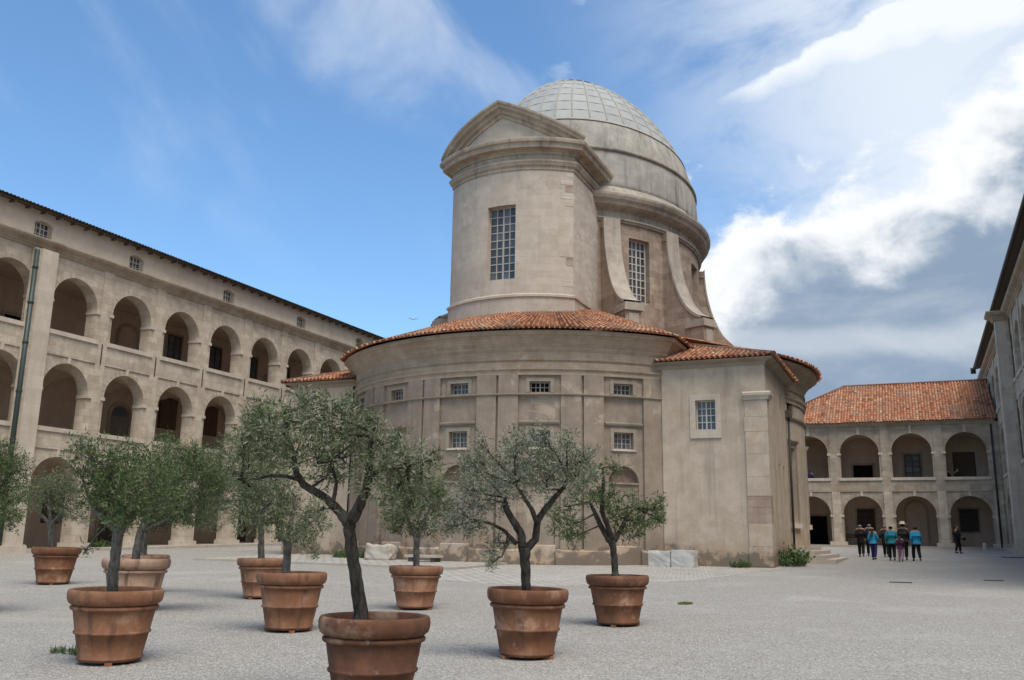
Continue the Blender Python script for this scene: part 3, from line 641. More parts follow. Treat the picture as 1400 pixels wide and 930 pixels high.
def wing(name, label, origin, udir, wdir, B, nb, storeys, mats, floors, fills, u0=None, uend=None, top=None, slope_u=0.0, gbase=0.0):
    """Arcaded wing. bay i is centred on u = (i+0.5)*B from the origin."""
    mw = Matrix((Vector(udir), Vector(wdir), Vector((0, 0, 1)))).transposed().to_4x4(); mw.translation = Vector(origin)
    root = thing(name, label, 'building', origin)
    ms, mt = mats; r = AR if B > 3.8 else AR+0.03
    for s in storeys:
        zb, zo, zs, zt = ST[s]
        tz = top if (top and s == storeys[-1]) else None
        for i in range(nb):
            uc = (i+0.5)*B; M = mw @ Matrix.Translation((uc, 0, 0))
            obj('arcade_bay', bay_mesh(B, s, tz), ms, root, M)
            obj('arch_ring', archivolt_mesh(B, s), ms, root, M)
            im = box_mesh('impost', -0.05, 0.25, -0.075, TH+0.01, -0.17, 0.0)
            obj('impost', im, mt, root, M @ Matrix.Translation((r, 0, zs)))
            obj('impost', im, mt, root, M @ Matrix.Translation((-r-0.2, 0, zs)))
            if s > 0:
                obj('parapet', box_mesh('parapet', -B/2+0.31, B/2-0.31, -0.065, 0.0, zb, zo), ms, root, M)
                obj('coping', box_mesh('coping', -B/2+0.312, B/2-0.312, -0.15, 0.45, zo, zo+0.22), mt, root, M)
            if s < 2: obj('keystone', box_mesh('keystone', -0.09, 0.09, -0.064, 0.0, zs+r-0.0, (tz or zt)), mt, root, M)
            if s < 2: obj('vault', vault_mesh(B, s, G), 'gallery_plaster', root, M)
            kind = fills.get((s, i))
            fl = floors(s, uc)
            if kind: gallery_opening(root, mw @ Matrix.Translation((uc, G, 0)), kind, s, fl, len(storeys) == 3 and s == 1)
            # cross wall ribs of the gallery: an arch pier on the back wall
            obj('wall_pier', box_mesh('wall_pier', -0.3, 0.3, -0.28, 0.05, zb if s else -0.8, zs), 'gallery_plaster', root, mw @ Matrix.Translation((i*B, G, 0)))
        for i in range(nb+1):
            obj('pilaster', box_mesh('pilaster', -0.31, 0.31, -0.07, 0.0, zb, (tz or zt)), ms, root, mw @ Matrix.Translation((i*B, 0, 0)))
            if s == 0:
                gy = (mw @ Vector((i*B, 0, 0))).y
                obj('plinth', box_mesh('plinth', -0.62, 0.62, -0.15, TH+0.06, -0.6, 0.42), mt, root, mw @ Matrix.Translation((i*B, 0, gz(gy))))
        if s > 0:
            b = MB(); b.box(0, nb*B, 0.02, G, floors(s, 0)-0.25, floors(s, 0)); obj('gallery_floor', b.mesh('gallery_floor'), 'step_stone', root, mw)
    b = MB(); zt = top or 15.43; b.quad((0, G, -0.8), (nb*B, G, -0.8), (nb*B, G, zt), (0, G, zt)); obj('back_wall', b.mesh('back_wall'), 'gallery_plaster', root, mw)
    b = MB(); b.box(0, nb*B, TH, G, (14.85 if not top else top-0.55), (15.05 if not top else top-0.35)); obj('gallery_ceiling', b.mesh('gallery_ceiling'), 'gallery_plaster', root, mw)
    for e0, e1 in ((-0.4, 0.0), (nb*B, nb*B+0.4)):
        b = MB(); b.box(e0, e1, TH+0.01 if top else 0.0, G+0.3, -0.8, zt-0.002); obj('end_wall', b.mesh('end_wall'), ms, root, mw)
    return root, mw
def floor_left(s, u): return (None, 5.72, 10.6)[s] if s else gz(16+u)+0.15
BL = 3.85
LEFT0 = 31.4-4*BL                                     # pier 4 carries the big buttress pilaster
fl = {}
for i in range(15):
    fl[(0, i)] = ('arch_door', 'barred', 'shutter')[i % 3]
    fl[(1, i)] = 'shutter' if i not in (4, 5, 6, 10) else {4: None, 5: None, 6: 'fan_door', 10: 'niche'}[i]
    fl[(2, i)] = 'window' if i not in (3, 4, 5, 6) else {3: 'dark_door', 4: 'dark_door', 5: None, 6: 'niche'}[i]
NBL = 15
left, mwl = wing('arcaded_wing', 'long three storey arcaded wing with plain attic storey and green drainpipe', (-39.5, LEFT0, 0), (0, 1, 0), (-1, 0, 0), BL, NBL, (0, 1, 2), ('wing_stone', 'wing_trim'),
                 lambda s, u: (5.72 if s == 1 else 10.6) if s else gz(LEFT0+u)+0.15, fl)
def gallery_ground(root, mw, y0, y1, x0, x1, flip=False):
    b = MB(); b.quad((x0, y0, gz(y0)+0.15), (x1, y0, gz(y0)+0.15), (x1, y1, gz(y1)+0.15), (x0, y1, gz(y1)+0.15))
    e = x0 if abs(x0) < abs(x1) else x1
    b.quad((e, y0, gz(y0)-0.1), (e, y1, gz(y1)-0.1), (e, y1, gz(y1)+0.15), (e, y0, gz(y0)+0.15))
    obj('gallery_pavement', b.mesh('gallery_pavement'), 'step_stone', root)
gallery_ground(left, mwl, LEFT0, LEFT0+NBL*BL, -43.8, -39.15)

def cornice_path(mw, u0, u1, breaks, prof):
    b = MB(); P = []
    for u, w in [(u0, 0)]+[q for br in breaks for q in ((br-0.46, 0), (br-0.46, -0.80), (br+0.46, -0.80), (br+0.46, 0))]+[(u1, 0)]:
        v = mw @ Vector((u, w, 0)); P.append((v.x, v.y))
    b.sweep(P, prof); return b
CORN = [(-0.3, 15.43), (0.08, 15.43), (0.10, 15.52), (0.17, 15.56), (0.19, 15.68), (0.42, 15.78), (0.48, 15.88), (0.48, 15.95), (-0.3, 15.99)]
def big_pilaster(root, mw, u, wid=0.84, pr=0.66):
    yy = (mw @ Vector((u, 0, 0))).y; g = gz(yy)
    b = MB(); b.box(-wid/2, wid/2, -pr, -0.05, g-0.3, 15.5 if pr > 0.5 else 15.428); obj('buttress', b.mesh('buttress'), 'wing_trim', root, mw @ Matrix.Translation((u, 0, 0)))
    b = MB(); b.box(-wid/2-0.32, -wid/2-0.0005, -0.30, -0.05, g-0.3, 15.42); b.box(wid/2+0.0005, wid/2+0.1, -0.22, -0.05, g-0.3, 15.42); obj('buttress_return', b.mesh('buttress_return'), 'wing_stone', root, mw @ Matrix.Translation((u, 0, 0)))
    b = MB(); b.box(-wid/2-0.42, wid/2+0.16, -pr-0.1, 0, g-0.3, g+0.36); obj('plinth', b.mesh('plinth'), 'wing_trim', root, mw @ Matrix.Translation((u, 0, 0)))
big_pilaster(left, mwl, 4*BL-0.22, 0.92, 0.42)
b = cornice_path(mwl, 0, NBL*BL, [], CORN); obj('cornice', b.mesh('cornice'), 'wing_cornice', left)
def attic(root, mw, u0, u1, wins, zt=17.45):
    mp = lambda u, z, d: tuple(mw @ Vector((u, 0.12+d, z)))
    holes = [(u-0.52, u+0.52, 16.02, 16.98) for u in wins]
    b = wall(mp, [u0, u1], [15.9, zt], holes, 0.42); obj('attic_wall', b.mesh('attic_wall'), 'wing_plaster', root)
    for u in wins:
        window(root, mw @ Matrix.Translation((u, 0.42, 16.02)), 1.04, 0.96, 4, 3, 'window_white', 'glass_dark', 0.04, 0.07)
        # segmental head
        k = 'segment_head'
        if k not in MESHCACHE:
            sb = MB(); N = 8
            for i in range(N):
                x0, x1 = -0.52+1.04*i/N, -0.52+1.04*(i+1)/N; f0, f1 = (0.96-0.16*(x0/0.52)**2), (0.96-0.16*(x1/0.52)**2)
                sb.quad((x0, 0.004, f0), (x1, 0.004, f1), (x1, 0.004, 0.962), (x0, 0.004, 0.962)); sb.quad((x0, 0.004, f0), (x0, 0.4, f0), (x1, 0.4, f1), (x1, 0.004, f1))
            MESHCACHE[k] = sb.mesh(k)
        obj('window_head', MESHCACHE[k], 'wing_plaster', root, mw @ Matrix.Translation((u, 0.12, 16.02)))
attic(left, mwl, 0, NBL*BL, [y-LEFT0 for y in (23.2, 31.0, 37.15, 44.9, 52.6, 60.2, 67.8)])
def wing_roof(root, mw, u0, u1, z, over, rows, depth=7.0, rise=2.0, seed=3, first_rows=4):
    cols = []; step = 0.215; n = int((u1-u0)/step); sl = rise/depth; le = first_rows*0.36
    for i in range(n):
        u = u0+(i+0.5)*step; P = mw @ Vector((u, -over, z)); Q = mw @ Vector((u, -over+le, z+le*sl)); W = mw.to_3x3() @ Vector((step/2, 0, 0)); Nn = (mw.to_3x3() @ Vector((0, -sl, 1))).normalized()
        cols.append((P, Q, W, W, Nn))
    tag(obj('roof_tiles', tile_roof(cols, first_rows, seed=seed), 'dark_tile', root), kind='stuff')
    b = MB(); q = lambda u, w, zz: tuple(mw @ Vector((u, w, zz)))
    b.quad(q(u0, -over+le-0.1, z+le*sl+0.02), q(u1, -over+le-0.1, z+le*sl+0.02), q(u1, depth, z+rise), q(u0, depth, z+rise)); b.quad(q(u0, depth, z+rise), q(u1, depth, z+rise), q(u1, 2*depth, z), q(u0, 2*depth, z))
    obj('roof', b.mesh('roof'), 'clay_tile', root)
    b = MB(); b.quad(q(u0, -over+0.03, z-0.03), q(u1, -over+0.03, z-0.03), q(u1, 0.4, z-0.03+0.12), q(u0, 0.4, z-0.03+0.12)); b.quad(q(u0, -over+0.03, z-0.03), q(u1, -over+0.03, z-0.03), q(u1, -over+0.03, z+0.0), q(u0, -over+0.03, z+0.0))
    obj('eave_board', b.mesh('eave_board'), 'timber', root)
    b = MB(); b.quad(q(u0, 2*depth, -1), q(u1, 2*depth, -1), q(u1, 2*depth, z), q(u0, 2*depth, z))
    for u in (u0, u1): b.poly([q(u, G, -1), q(u, 2*depth, -1), q(u, 2*depth, z), q(u, depth, z+rise), q(u, 0.1, z), q(u, 0.1, 15.4), q(u, G, 15.4)])
    obj('outer_wall', b.mesh('outer_wall'), 'wing_plaster', root)
wing_roof(left, mwl, 0, NBL*BL, 17.42, 0.40, 5)
def rafters(root, mw, u0, u1, z, over, step=0.9):
    me = box_mesh('rafter_end', -0.04, 0.04, -over+0.06, 0.13, -0.13, -0.04)
    n = int((u1-u0)/step)
    for i in range(n): obj('rafter_end', me, 'timber', root, mw @ Matrix.Translation((u0+(i+0.5)*step, 0, z)))
rafters(left, mwl, 8, 48, 17.42, 0.40)
# green drainpipe beside the big buttress, with its brackets
dp = 4*BL-0.22-0.68
b = MB(); b.tube([mwl @ Vector((dp, -0.27, 15.3)), mwl @ Vector((dp, -0.27, 0.7))], 0.12, 10); pipe = obj('drainpipe', b.mesh('drainpipe', True), 'pipe_green', left)
for z in (3.2, 5.9, 8.2, 10.6, 12.6, 14.4):
    c = mwl @ Vector((dp, -0.27, z)); b = MB(); b.tube([c-Vector((0, 0, 0.04)), c+Vector((0, 0, 0.04))], 0.15, 10); b.box(c.x-0.3, c.x-0.08, c.y-0.02, c.y+0.02, c.z-0.02, c.z+0.02)
    obj('pipe_bracket', b.mesh('pipe_bracket'), 'pipe_green', pipe)
# iron wall ties on the piers of the left wing
for i in range(5, 12):
    for z in (9.6,):
        obj('wall_tie', box_mesh('wall_tie', -0.025, 0.025, -0.10, -0.07, -0.55, 0.55), 'iron_dark', left, mwl @ Matrix.Translation((i*BL, 0, 10.9)))

# right wing: mirror, long axis towards the viewer
BR = 3.85; NBR = 17; RY1 = 63.3+7.5*BR
fr_ = {(s, i): ('window', 'shutter', 'window')[s] if s else 'barred' for s in range(3) for i in range(NBR)}
right, mwr = wing('arcaded_wing', 'three storey arcaded wing with dark gutter seen almost edge on', (6.0, RY1, 0), (0, -1, 0), (1, 0, 0), BR, NBR, (0, 1, 2), ('wing_stone', 'wing_trim'),
                  lambda s, u: (5.72 if s == 1 else 10.6) if s else gz(RY1-u)+0.15, fr_)
gallery_ground(right, mwr, RY1-NBR*BR, RY1, 5.4, 10.05)
upil = RY1-63.4
big_pilaster(right, mwr, upil, 0.84, 0.80)
b = cornice_path(mwr, 0, NBR*BR, [upil], CORN); obj('cornice', b.mesh('cornice'), 'wing_cornice', right)
attic(right, mwr, 0, NBR*BR, [7.3+7.7*k for k in range(4)])
wing_roof(right, mwr, 0, NBR*BR, 17.42, 0.40, 3, seed=9)
b = MB(); b.tube([mwr @ Vector((0, -0.50, 17.36)), mwr @ Vector((NBR*BR, -0.50, 17.36))], 0.09, 8); obj('gutter', b.mesh('gutter'), 'gutter_dark', right)
b = MB(); b.box(-0.1, 0.35, -0.72, -0.3, 17.0, 17.5); obj('gutter_box', b.mesh('gutter_box'), 'gutter_dark', right, mwr)

# far wing: two arcades under a hipped tile roof
BF = 3.77; NBF = 4; FX0 = 5.5-NBF*BF; YF = 77.0
ff = {(0, 3): 'barred', (0, 2): 'niche', (0, 1): 'barred', (0, 0): 'dark_door', (1, 3): 'shutter', (1, 2): 'window', (1, 1): 'dark_door'}
far, mwf = wing('arcaded_wing', 'low two storey arcaded wing with orange tiled roof behind the walking group', (FX0, YF, 0), (1, 0, 0), (0, 1, 0), BF, NBF, (0, 1), ('far_stone', 'wing_trim'),
                lambda s, u: 5.72 if s else gz(YF)+0.16, ff, top=10.85)
b = MB(); y0 = YF-0.35; b.quad((FX0-1.6, y0, gz(YF)+0.16), (5.4, y0, gz(YF)+0.16), (5.4, YF+G, gz(YF)+0.16), (FX0-1.6, YF+G, gz(YF)+0.16)); b.quad((FX0-1.6, y0, gz(YF)-0.2), (5.4, y0, gz(YF)-0.2), (5.4, y0, gz(YF)+0.16), (FX0-1.6, y0, gz(YF)+0.16)); obj('gallery_pavement', b.mesh('gallery_pavement'), 'step_stone', far)
b = MB(); b.box(FX0-1.5, FX0, YF, YF+11.5, -0.5, 10.85); b.box(FX0, 6.0, YF+G+0.02, YF+11.5, -0.5, 10.85); obj('side_wall', b.mesh('side_wall'), 'far_stone', far)
b = MB(); b.box(5.5, 6.4, YF, YF+0.6, -0.5, 10.85); obj('corner_pier', b.mesh('corner_pier'), 'far_stone', far)
def far_roof():
    cols = []; step = 0.22; z0 = 10.98; ex0, ex1 = FX0-1.95, 5.92; ey = YF-0.42; dY = 6.4; zr = 14.85; sl = (zr-z0)/dY
    n = int((ex1-ex0)/step); Nn = Vector((0, -sl, 1)).normalized()
    for i in range(n):
        x = ex0+(i+0.5)*step; ln = min(dY, max(0.2, x-ex0)); P = Vector((x, ey, z0)); Q = Vector((x, ey+ln, z0+ln*sl)); W = Vector((step/2, 0, 0)); cols.append((P, Q, W, W, Nn))
    tag(obj('roof_tiles', tile_roof(cols, None, seed=21), 'clay_tile', far), kind='stuff')
    b = MB(); b.poly([(ex0, ey, z0-0.02), (ex0, ey+2*dY, z0-0.02), (ex0+dY, ey+dY, zr)]); b.quad((ex0+dY, ey+dY, zr), (ex1, ey+dY, zr), (ex1, ey+2*dY, z0), (ex0, ey+2*dY, z0)); obj('roof', b.mesh('roof'), 'clay_tile', far)
    b = MB(); b.tube([(ex0+dY-0.1, ey+dY, zr+0.04), (ex1, ey+dY, zr+0.04)], 0.13, 8); b.tube([(ex0, ey, z0+0.1), (ex0+dY, ey+dY, zr+0.05)], 0.11, 8); obj('ridge_tiles', b.mesh('ridge_tiles'), 'clay_tile', far)
    b = MB(); b.sweep([(ex0+0.1, YF), (5.7, YF)], [(0.0, 10.72), (0.12, 10.72), (0.16, 10.82), (0.36, 10.9), (0.36, 10.97), (0.0, 10.97)]); obj('eave_cornice', b.mesh('eave_cornice'), 'wing_cornice', far)
far_roof()
b = MB(); b.tube([(5.42, YF-0.12, 10.6), (5.42, YF-0.12, gz(YF)-0.1)], 0.07, 8); obj('drainpipe', b.mesh('drainpipe', True), 'gutter_dark', far)

# ------------------------------------------------------------------ the domed chapel
chapel = thing('domed_chapel', 'baroque stone chapel with convex front, pedimented tower block and glazed oval dome', 'chapel', (-17.2, 47.0, gz(47)))
def cs(a): return math.cos(R_(a)), math.sin(R_(a))
def arc(c, r, a0, a1, n=40):
    return [(c[0]+r*math.cos(R_(a0+(a1-a0)*i/n)), c[1]+r*math.sin(R_(a0+(a1-a0)*i/n))) for i in range(n+1)]
def polar(c, r): return lambda u, z, d: (c[0]+(r-d)*math.cos(R_(u)), c[1]+(r-d)*math.sin(R_(u)), z)
def polar_matrix(c, r, a, z):
    ca, sa = cs(a); return frame_matrix((c[0]+r*ca, c[1]+r*sa, z), (-sa, ca, 0), (ca, sa, 0))
def steps_(a0, a1, n): return [a0+(a1-a0)*i/n for i in range(n+1)]
def ring_part(name, c, r, a0, a1, prof, mat, n=40, parent=None, smooth=False):
    b = MB(); b.sweep(arc(c, r, a0, a1, n), prof); return obj(name, b.mesh(name, smooth), mat, parent or chapel)
LC, LR = (-17.2, 44.2), 10.0
THETA = [-91.2+20.1*k for k in (-2, -1, 0, 1, 2)]
def lobe_front():
    a0, a1 = -141.5, -40.2; holes = []
    for t in THETA: holes += [(t-2.45, t+2.45, 7.56, 8.02, 0.32), (t-2.45, t+2.45, 5.30, 5.99, 0.30), (t-3.8, t+3.8, 3.95, 4.63, 0.24), (t-3.8, t+3.8, 1.45, 3.88, 0.07)]
    b = wall(polar(LC, LR), steps_(a0, a1, 60), [-0.4, 8.3], holes, 0.3)
    mp = polar(LC, LR)
    for t in THETA:                                      # arched head of the blind niche + its backs
        N = 12
        for i in range(N):
            q0, q1 = math.pi*i/N, math.pi*(i+1)/N; u0, u1 = t+3.8*math.cos(q0), t+3.8*math.cos(q1); z0, z1 = 3.95+0.66*math.sin(q0), 3.95+0.66*math.sin(q1)
            b.quad(mp(u0, z0, 0), mp(u1, z1, 0), mp(u1, 4.632, 0), mp(u0, 4.632, 0)); b.quad(mp(u0, z0, 0), mp(u0, z0, 0.24), mp(u1, z1, 0.24), mp(u1, z1, 0))
        b.quad(mp(t-3.8, 1.45, 0.07), mp(t+3.8, 1.45, 0.07), mp(t+3.8, 3.88, 0.07), mp(t-3.8, 3.88, 0.07))
    obj('lobe_wall', b.mesh('lobe_wall'), 'render_coat', chapel)
    for k, t in enumerate(THETA):
        b = MB(); b.quad(mp(t-3.8, 3.93, 0.239), mp(t+3.8, 3.93, 0.239), mp(t+3.8, 4.64, 0.239), mp(t-3.8, 4.64, 0.239)); obj('niche_infill', b.mesh('niche_infill'), 'brick_fill', chapel)
        # plaster frame and windows
        for z0, z1, cols, rows, nm in ((7.56, 8.02, 4, 2, 'upper'), (5.30, 5.99, 4, 3, 'lower')):
            b = MB()
            for (u0, u1, za, zb) in ((t-3.35, t-2.45, z0-(0.1 if nm == 'lower' else 0.0), z1+0.16), (t+2.45, t+3.35, z0-(0.1 if nm == 'lower' else 0.0), z1+0.16), (t-2.45, t+2.45, z1, z1+0.16)):
                b.sweep(arc(LC, LR, u0, u1, 3), [(0, za), (0.035, za), (0.035, zb), (0, zb)])
            obj('window_surround', b.mesh('window_surround'), 'render_trim', chapel)
            mw = polar_matrix(LC, LR-0.24, t, z0)
            gm = 'dark_room' if (nm == 'upper' and k == 3) else ('glass_dark' if nm == 'upper' else 'glass_pale')
            window(chapel, mw, 0.80, z1-z0, cols, rows, 'window_grey', gm, 0.028, 0.045)
        ring_part('window_ledge', LC, LR, t-4.75, t+4.75, [(0, 6.24), (0.10, 6.27), (0.13, 6.33), (0.13, 6.37), (0, 6.40)], 'render_trim', 8)
        ring_part('window_sill', LC, LR, t-2.75, t+2.75, [(0, 5.22), (0.08, 5.22), (0.08, 5.298), (0, 5.298)], 'wing_trim', 4)
        for s in ((4.95, 9.75), (10.3, 15.05)):
            if k < 4: ring_part('pilaster', LC, LR, t+s[0], t+s[1], [(-0.02, 0.9), (0.13, 0.9), (0.13, 8.29), (-0.02, 8.29)], 'render_coat', 5)
    ring_part('pilaster', LC, LR, THETA[4]+4.95, THETA[4]+10.4, [(-0.02, 0.9), (0.13, 0.9), (0.13, 8.29), (-0.02, 8.29)], 'render_coat', 5)
    ring_part('pilaster', LC, LR, THETA[0]-9.9, THETA[0]-4.95, [(-0.02, 0.9), (0.13, 0.9), (0.13, 8.29), (-0.02, 8.29)], 'render_coat', 5)
    ring_part('string_course', LC, LR, a0, a1, [(0.0, 7.42), (0.17, 7.43), (0.20, 7.47), (0.20, 7.51), (0.0, 7.53)], 'render_trim', 50)
    for k in range(6):
        e0 = a0 if k == 0 else THETA[k-1]+3.9; e1 = a1 if k == 5 else THETA[k]-3.9
        ring_part('plinth', LC, LR, e0, e1, [(-0.02, -0.3), (0.16, -0.3), (0.16, 1.18), (0.11, 1.27), (-0.02, 1.27)], 'corner_render', 8)
    for t in THETA: ring_part('plinth_panel', LC, LR, t-3.88, t+3.88, [(-0.05, -0.3), (0.07, -0.3), (0.07, 1.40), (-0.05, 1.44)], 'corner_render', 6)
    e = [(-24.97, 44.5)] + arc(LC, LR, a0+0.4, a1-0.1, 60) + [(-9.57, 44.5)]
    prof = [(-0.5, 8.28), (0.12, 8.28), (0.13, 8.46), (0.20, 8.50), (0.21, 8.58), (0.10, 8.60), (0.10, 8.86), (0.17, 8.90), (0.18, 8.95), (0.14, 8.96), (0.15, 9.24), (0.22, 9.34), (0.24, 9.42), (0.33, 9.55), (0.42, 9.72), (0.52, 9.84), (0.62, 9.90), (0.64, 10.06), (-0.5, 10.10)]
    b = MB(); b.sweep(e, prof); obj('entablature', b.mesh('entablature'), 'lobe_cornice', chapel)
    cols = []; slope = 0.39; RE, RI = 10.80, 4.6; z0 = 10.10; z1 = z0+(RE-RI)*slope; n = 88
    def add(P, Q, P2, Q2):
        P, Q, P2, Q2 = map(Vector, (P, Q, P2, Q2)); c0, c1 = (P+P2)/2, (Q+Q2)/2; W0, W1 = (P2-P)/2, (Q2-Q)/2; N = (W0).cross(c1-c0).normalized()
        if N.z < 0: N = -N
        cols.append((c0, c1, W0, W1, N))
    A0, A1 = a0+0.3, a1; prev = None; pts = []
    for i in range(n+1):
        a = A0+(A1-A0)*i/n; c, s = cs(a); pts.append(((LC[0]+RE*c, LC[1]+RE*s, z0), (LC[0]+RI*c, LC[1]+RI*s, z1)))
    # returns along the flanks
    def side(sx, xw, pend):
        xe = xw+0.74*sx; q = []; (px_, py_, _), (qx, qy, _) = pend
        m = 4
        for i in range(1, m+1):                          # round the mitre
            t = i/m; q.append(((px_+(xe-px_)*t, py_+(37.55-py_)*t, z0), (qx, qy+0.1*t, z1)))
        for i in range(1, 31): q.append(((xe, 37.55+0.215*i, z0), (qx, qy+0.1+0.17*i, z1)))
        return q
    rs = side(1, -9.57, pts[-1]); lsd = side(-1, -24.97, pts[0])
    allp = list(reversed(lsd)) + pts + rs
    for i in range(len(allp)-1): add(allp[i][0], allp[i][1], allp[i+1][0], allp[i+1][1])
    tag(obj('roof_tiles', tile_roof(cols, 18, seed=31), 'clay_tile', chapel), kind='stuff')
lobe_front()

def corner_block(x0, x1, sx, ze, name):
    """x0 = lobe side, x1 = outer corner, sx = +1 for the right block"""
    y0, y1 = 37.5, 43.8; xa, xb = min(x0, x1), max(x0, x1)
    front = lambda u, z, d: (u, y0+d, z)
    wx = -7.73 if sx > 0 else -26.6
    b = wall(front, [xa, xb], [-0.4, ze-0.25], [(wx-0.41, wx+0.41, 6.12, 7.35)], 0.28); obj('corner_wall', b.mesh('corner_wall'), 'corner_render', chapel)
    flank = lambda u, z, d: (x1-d*sx, u, z)
    hs = [(41.75, 42.25, 7.45, 8.15)] + ([(40.55, 40.95, 1.35, 4.95), (41.9, 42.3, 1.35, 4.95)] if sx > 0 else [])
    b = wall(flank, [y0, y1], [-0.4, ze-0.25], hs, 0.3); obj('corner_wall', b.mesh('corner_wall'), 'corner_render', chapel)
    b = MB()
    for h in hs: b.quad(*[flank(u, z, 0.29) for u, z in ((h[0], h[2]), (h[1], h[2]), (h[1], h[3]), (h[0], h[3]))])
    obj('slot_back', b.mesh('slot_back'), 'brick_fill', chapel)
    b = MB(); b.box(wx-0.64, wx-0.41, y0-0.05, y0, 6.12, 7.58); b.box(wx+0.41, wx+0.64, y0-0.05, y0, 6.12, 7.58); b.box(wx-0.41, wx+0.41, y0-0.05, y0, 7.35, 7.58); b.box(wx-0.64, wx+0.64, y0-0.06, y0, 5.78, 6.12)
    obj('window_surround', b.mesh('window_surround'), 'tower_plaster', chapel)
    window(chapel, frame_matrix((wx, y0+0.22, 6.12), (1, 0, 0), (0, -1, 0)), 0.82, 1.23, 4, 4, 'window_white', 'glass_dark', 0.03, 0.05)
    # stone corner pilaster with moulded cap, built of separate blocks
    px0, px1 = (x1-0.86, x1+0.05) if sx > 0 else (x1-0.05, x1+0.86)
    z = -0.3; k = 0; r = random.Random(3)
    while z < 7.2:
        hgt = min(r.choice((0.45, 0.6, 0.75, 0.9)), 7.28-z)
        if hgt < 0.15: break
        pr = 0.05+r.uniform(0, 0.012)
        b = MB(); b.box(px0+r.uniform(-0.02, 0.02)*(sx > 0), px1, y0-pr, y0+0.5, z+0.004, z+hgt-0.004); obj('stone', b.mesh('stone'), r.choice(('pink_stone', 'corner_render', 'corner_render', 'corner_render')), chapel); z += hgt; k += 1
    b = MB(); pth = [(px0-0.02, y0-0.04), (px1, y0-0.04), (px1, y0+0.6)] if sx > 0 else [(px0, y0+0.6), (px0, y0-0.04), (px1+0.02, y0-0.04)]
    b.sweep(pth, [(-0.3, 7.28), (0.05, 7.28), (0.07, 7.36), (0.17, 7.45), (0.19, 7.55), (0.12, 7.60), (-0.3, 7.62)]); obj('pilaster_cap', b.mesh('pilaster_cap'), 'wing_trim', chapel)
    # eaves
    pth = [(x0-0.3*sx, y0), (x1, y0), (x1, y1+0.4)] if sx > 0 else [(x1, y1+0.4), (x1, y0), (x0+0.3, y0)]
    b = MB(); b.sweep(pth, [(-0.4, ze-0.30), (0.03, ze-0.30), (0.08, ze-0.16), (0.30, ze-0.08), (0.38, ze-0.02), (-0.4, ze+0.02)]); obj('eave_cornice', b.mesh('eave_cornice'), 'render_trim', chapel)
    cols = []; st = 0.215; ey = y0-0.45; ex = x1+0.47*sx; sl = 0.34; L = abs(ex-x0)+0.4
    n = int(L/st)
    for i in range(n):
        d = (i+0.5)*st; x = ex-d*sx; ln = max(0.25, d); P = Vector((x, ey, ze)); Q = Vector((x, ey+ln, ze+ln*sl)); W = Vector((st/2, 0, 0)); cols.append((P, Q, W, W, Vector((0, -sl, 1)).normalized()))
    for i in range(int(7.2/st)):
        d = (i+0.5)*st; y = ey+d; ln = max(0.25, d); P = Vector((ex, y, ze)); Q = Vector((ex-ln*sx, y, ze+ln*sl)); W = Vector((0, st/2, 0)); cols.append((P, Q, W, W, Vector((sl*sx, 0, 1)).normalized()))
    tag(obj('roof_tiles', tile_roof(cols, None, seed=41+sx), 'clay_tile', chapel), kind='stuff')
    b = MB(); b.tube([(ex, ey, ze+0.06), (ex-5.2*sx, ey+5.2, ze+5.2*sl+0.06)], 0.10, 7); obj('hip_tiles', b.mesh('hip_tiles'), 'clay_tile', chapel)
corner_block(-9.55, -5.3, 1, 9.0, 'right')
corner_block(-24.9, -28.45, -1, 9.1, 'left')
# rainwater head and pipe at the joint with the side lobe
b = MB(); b.tube([(-5.18, 43.6, 7.3), (-5.18, 43.6, 1.4)], 0.05, 8); pipe = obj('drainpipe', b.mesh('drainpipe', True), 'iron_dark', chapel)
b = MB(); b.box(-5.34, -5.02, 43.45, 43.75, 7.3, 7.62); obj('rainwater_head', b.mesh('rainwater_head'), 'timber', pipe)

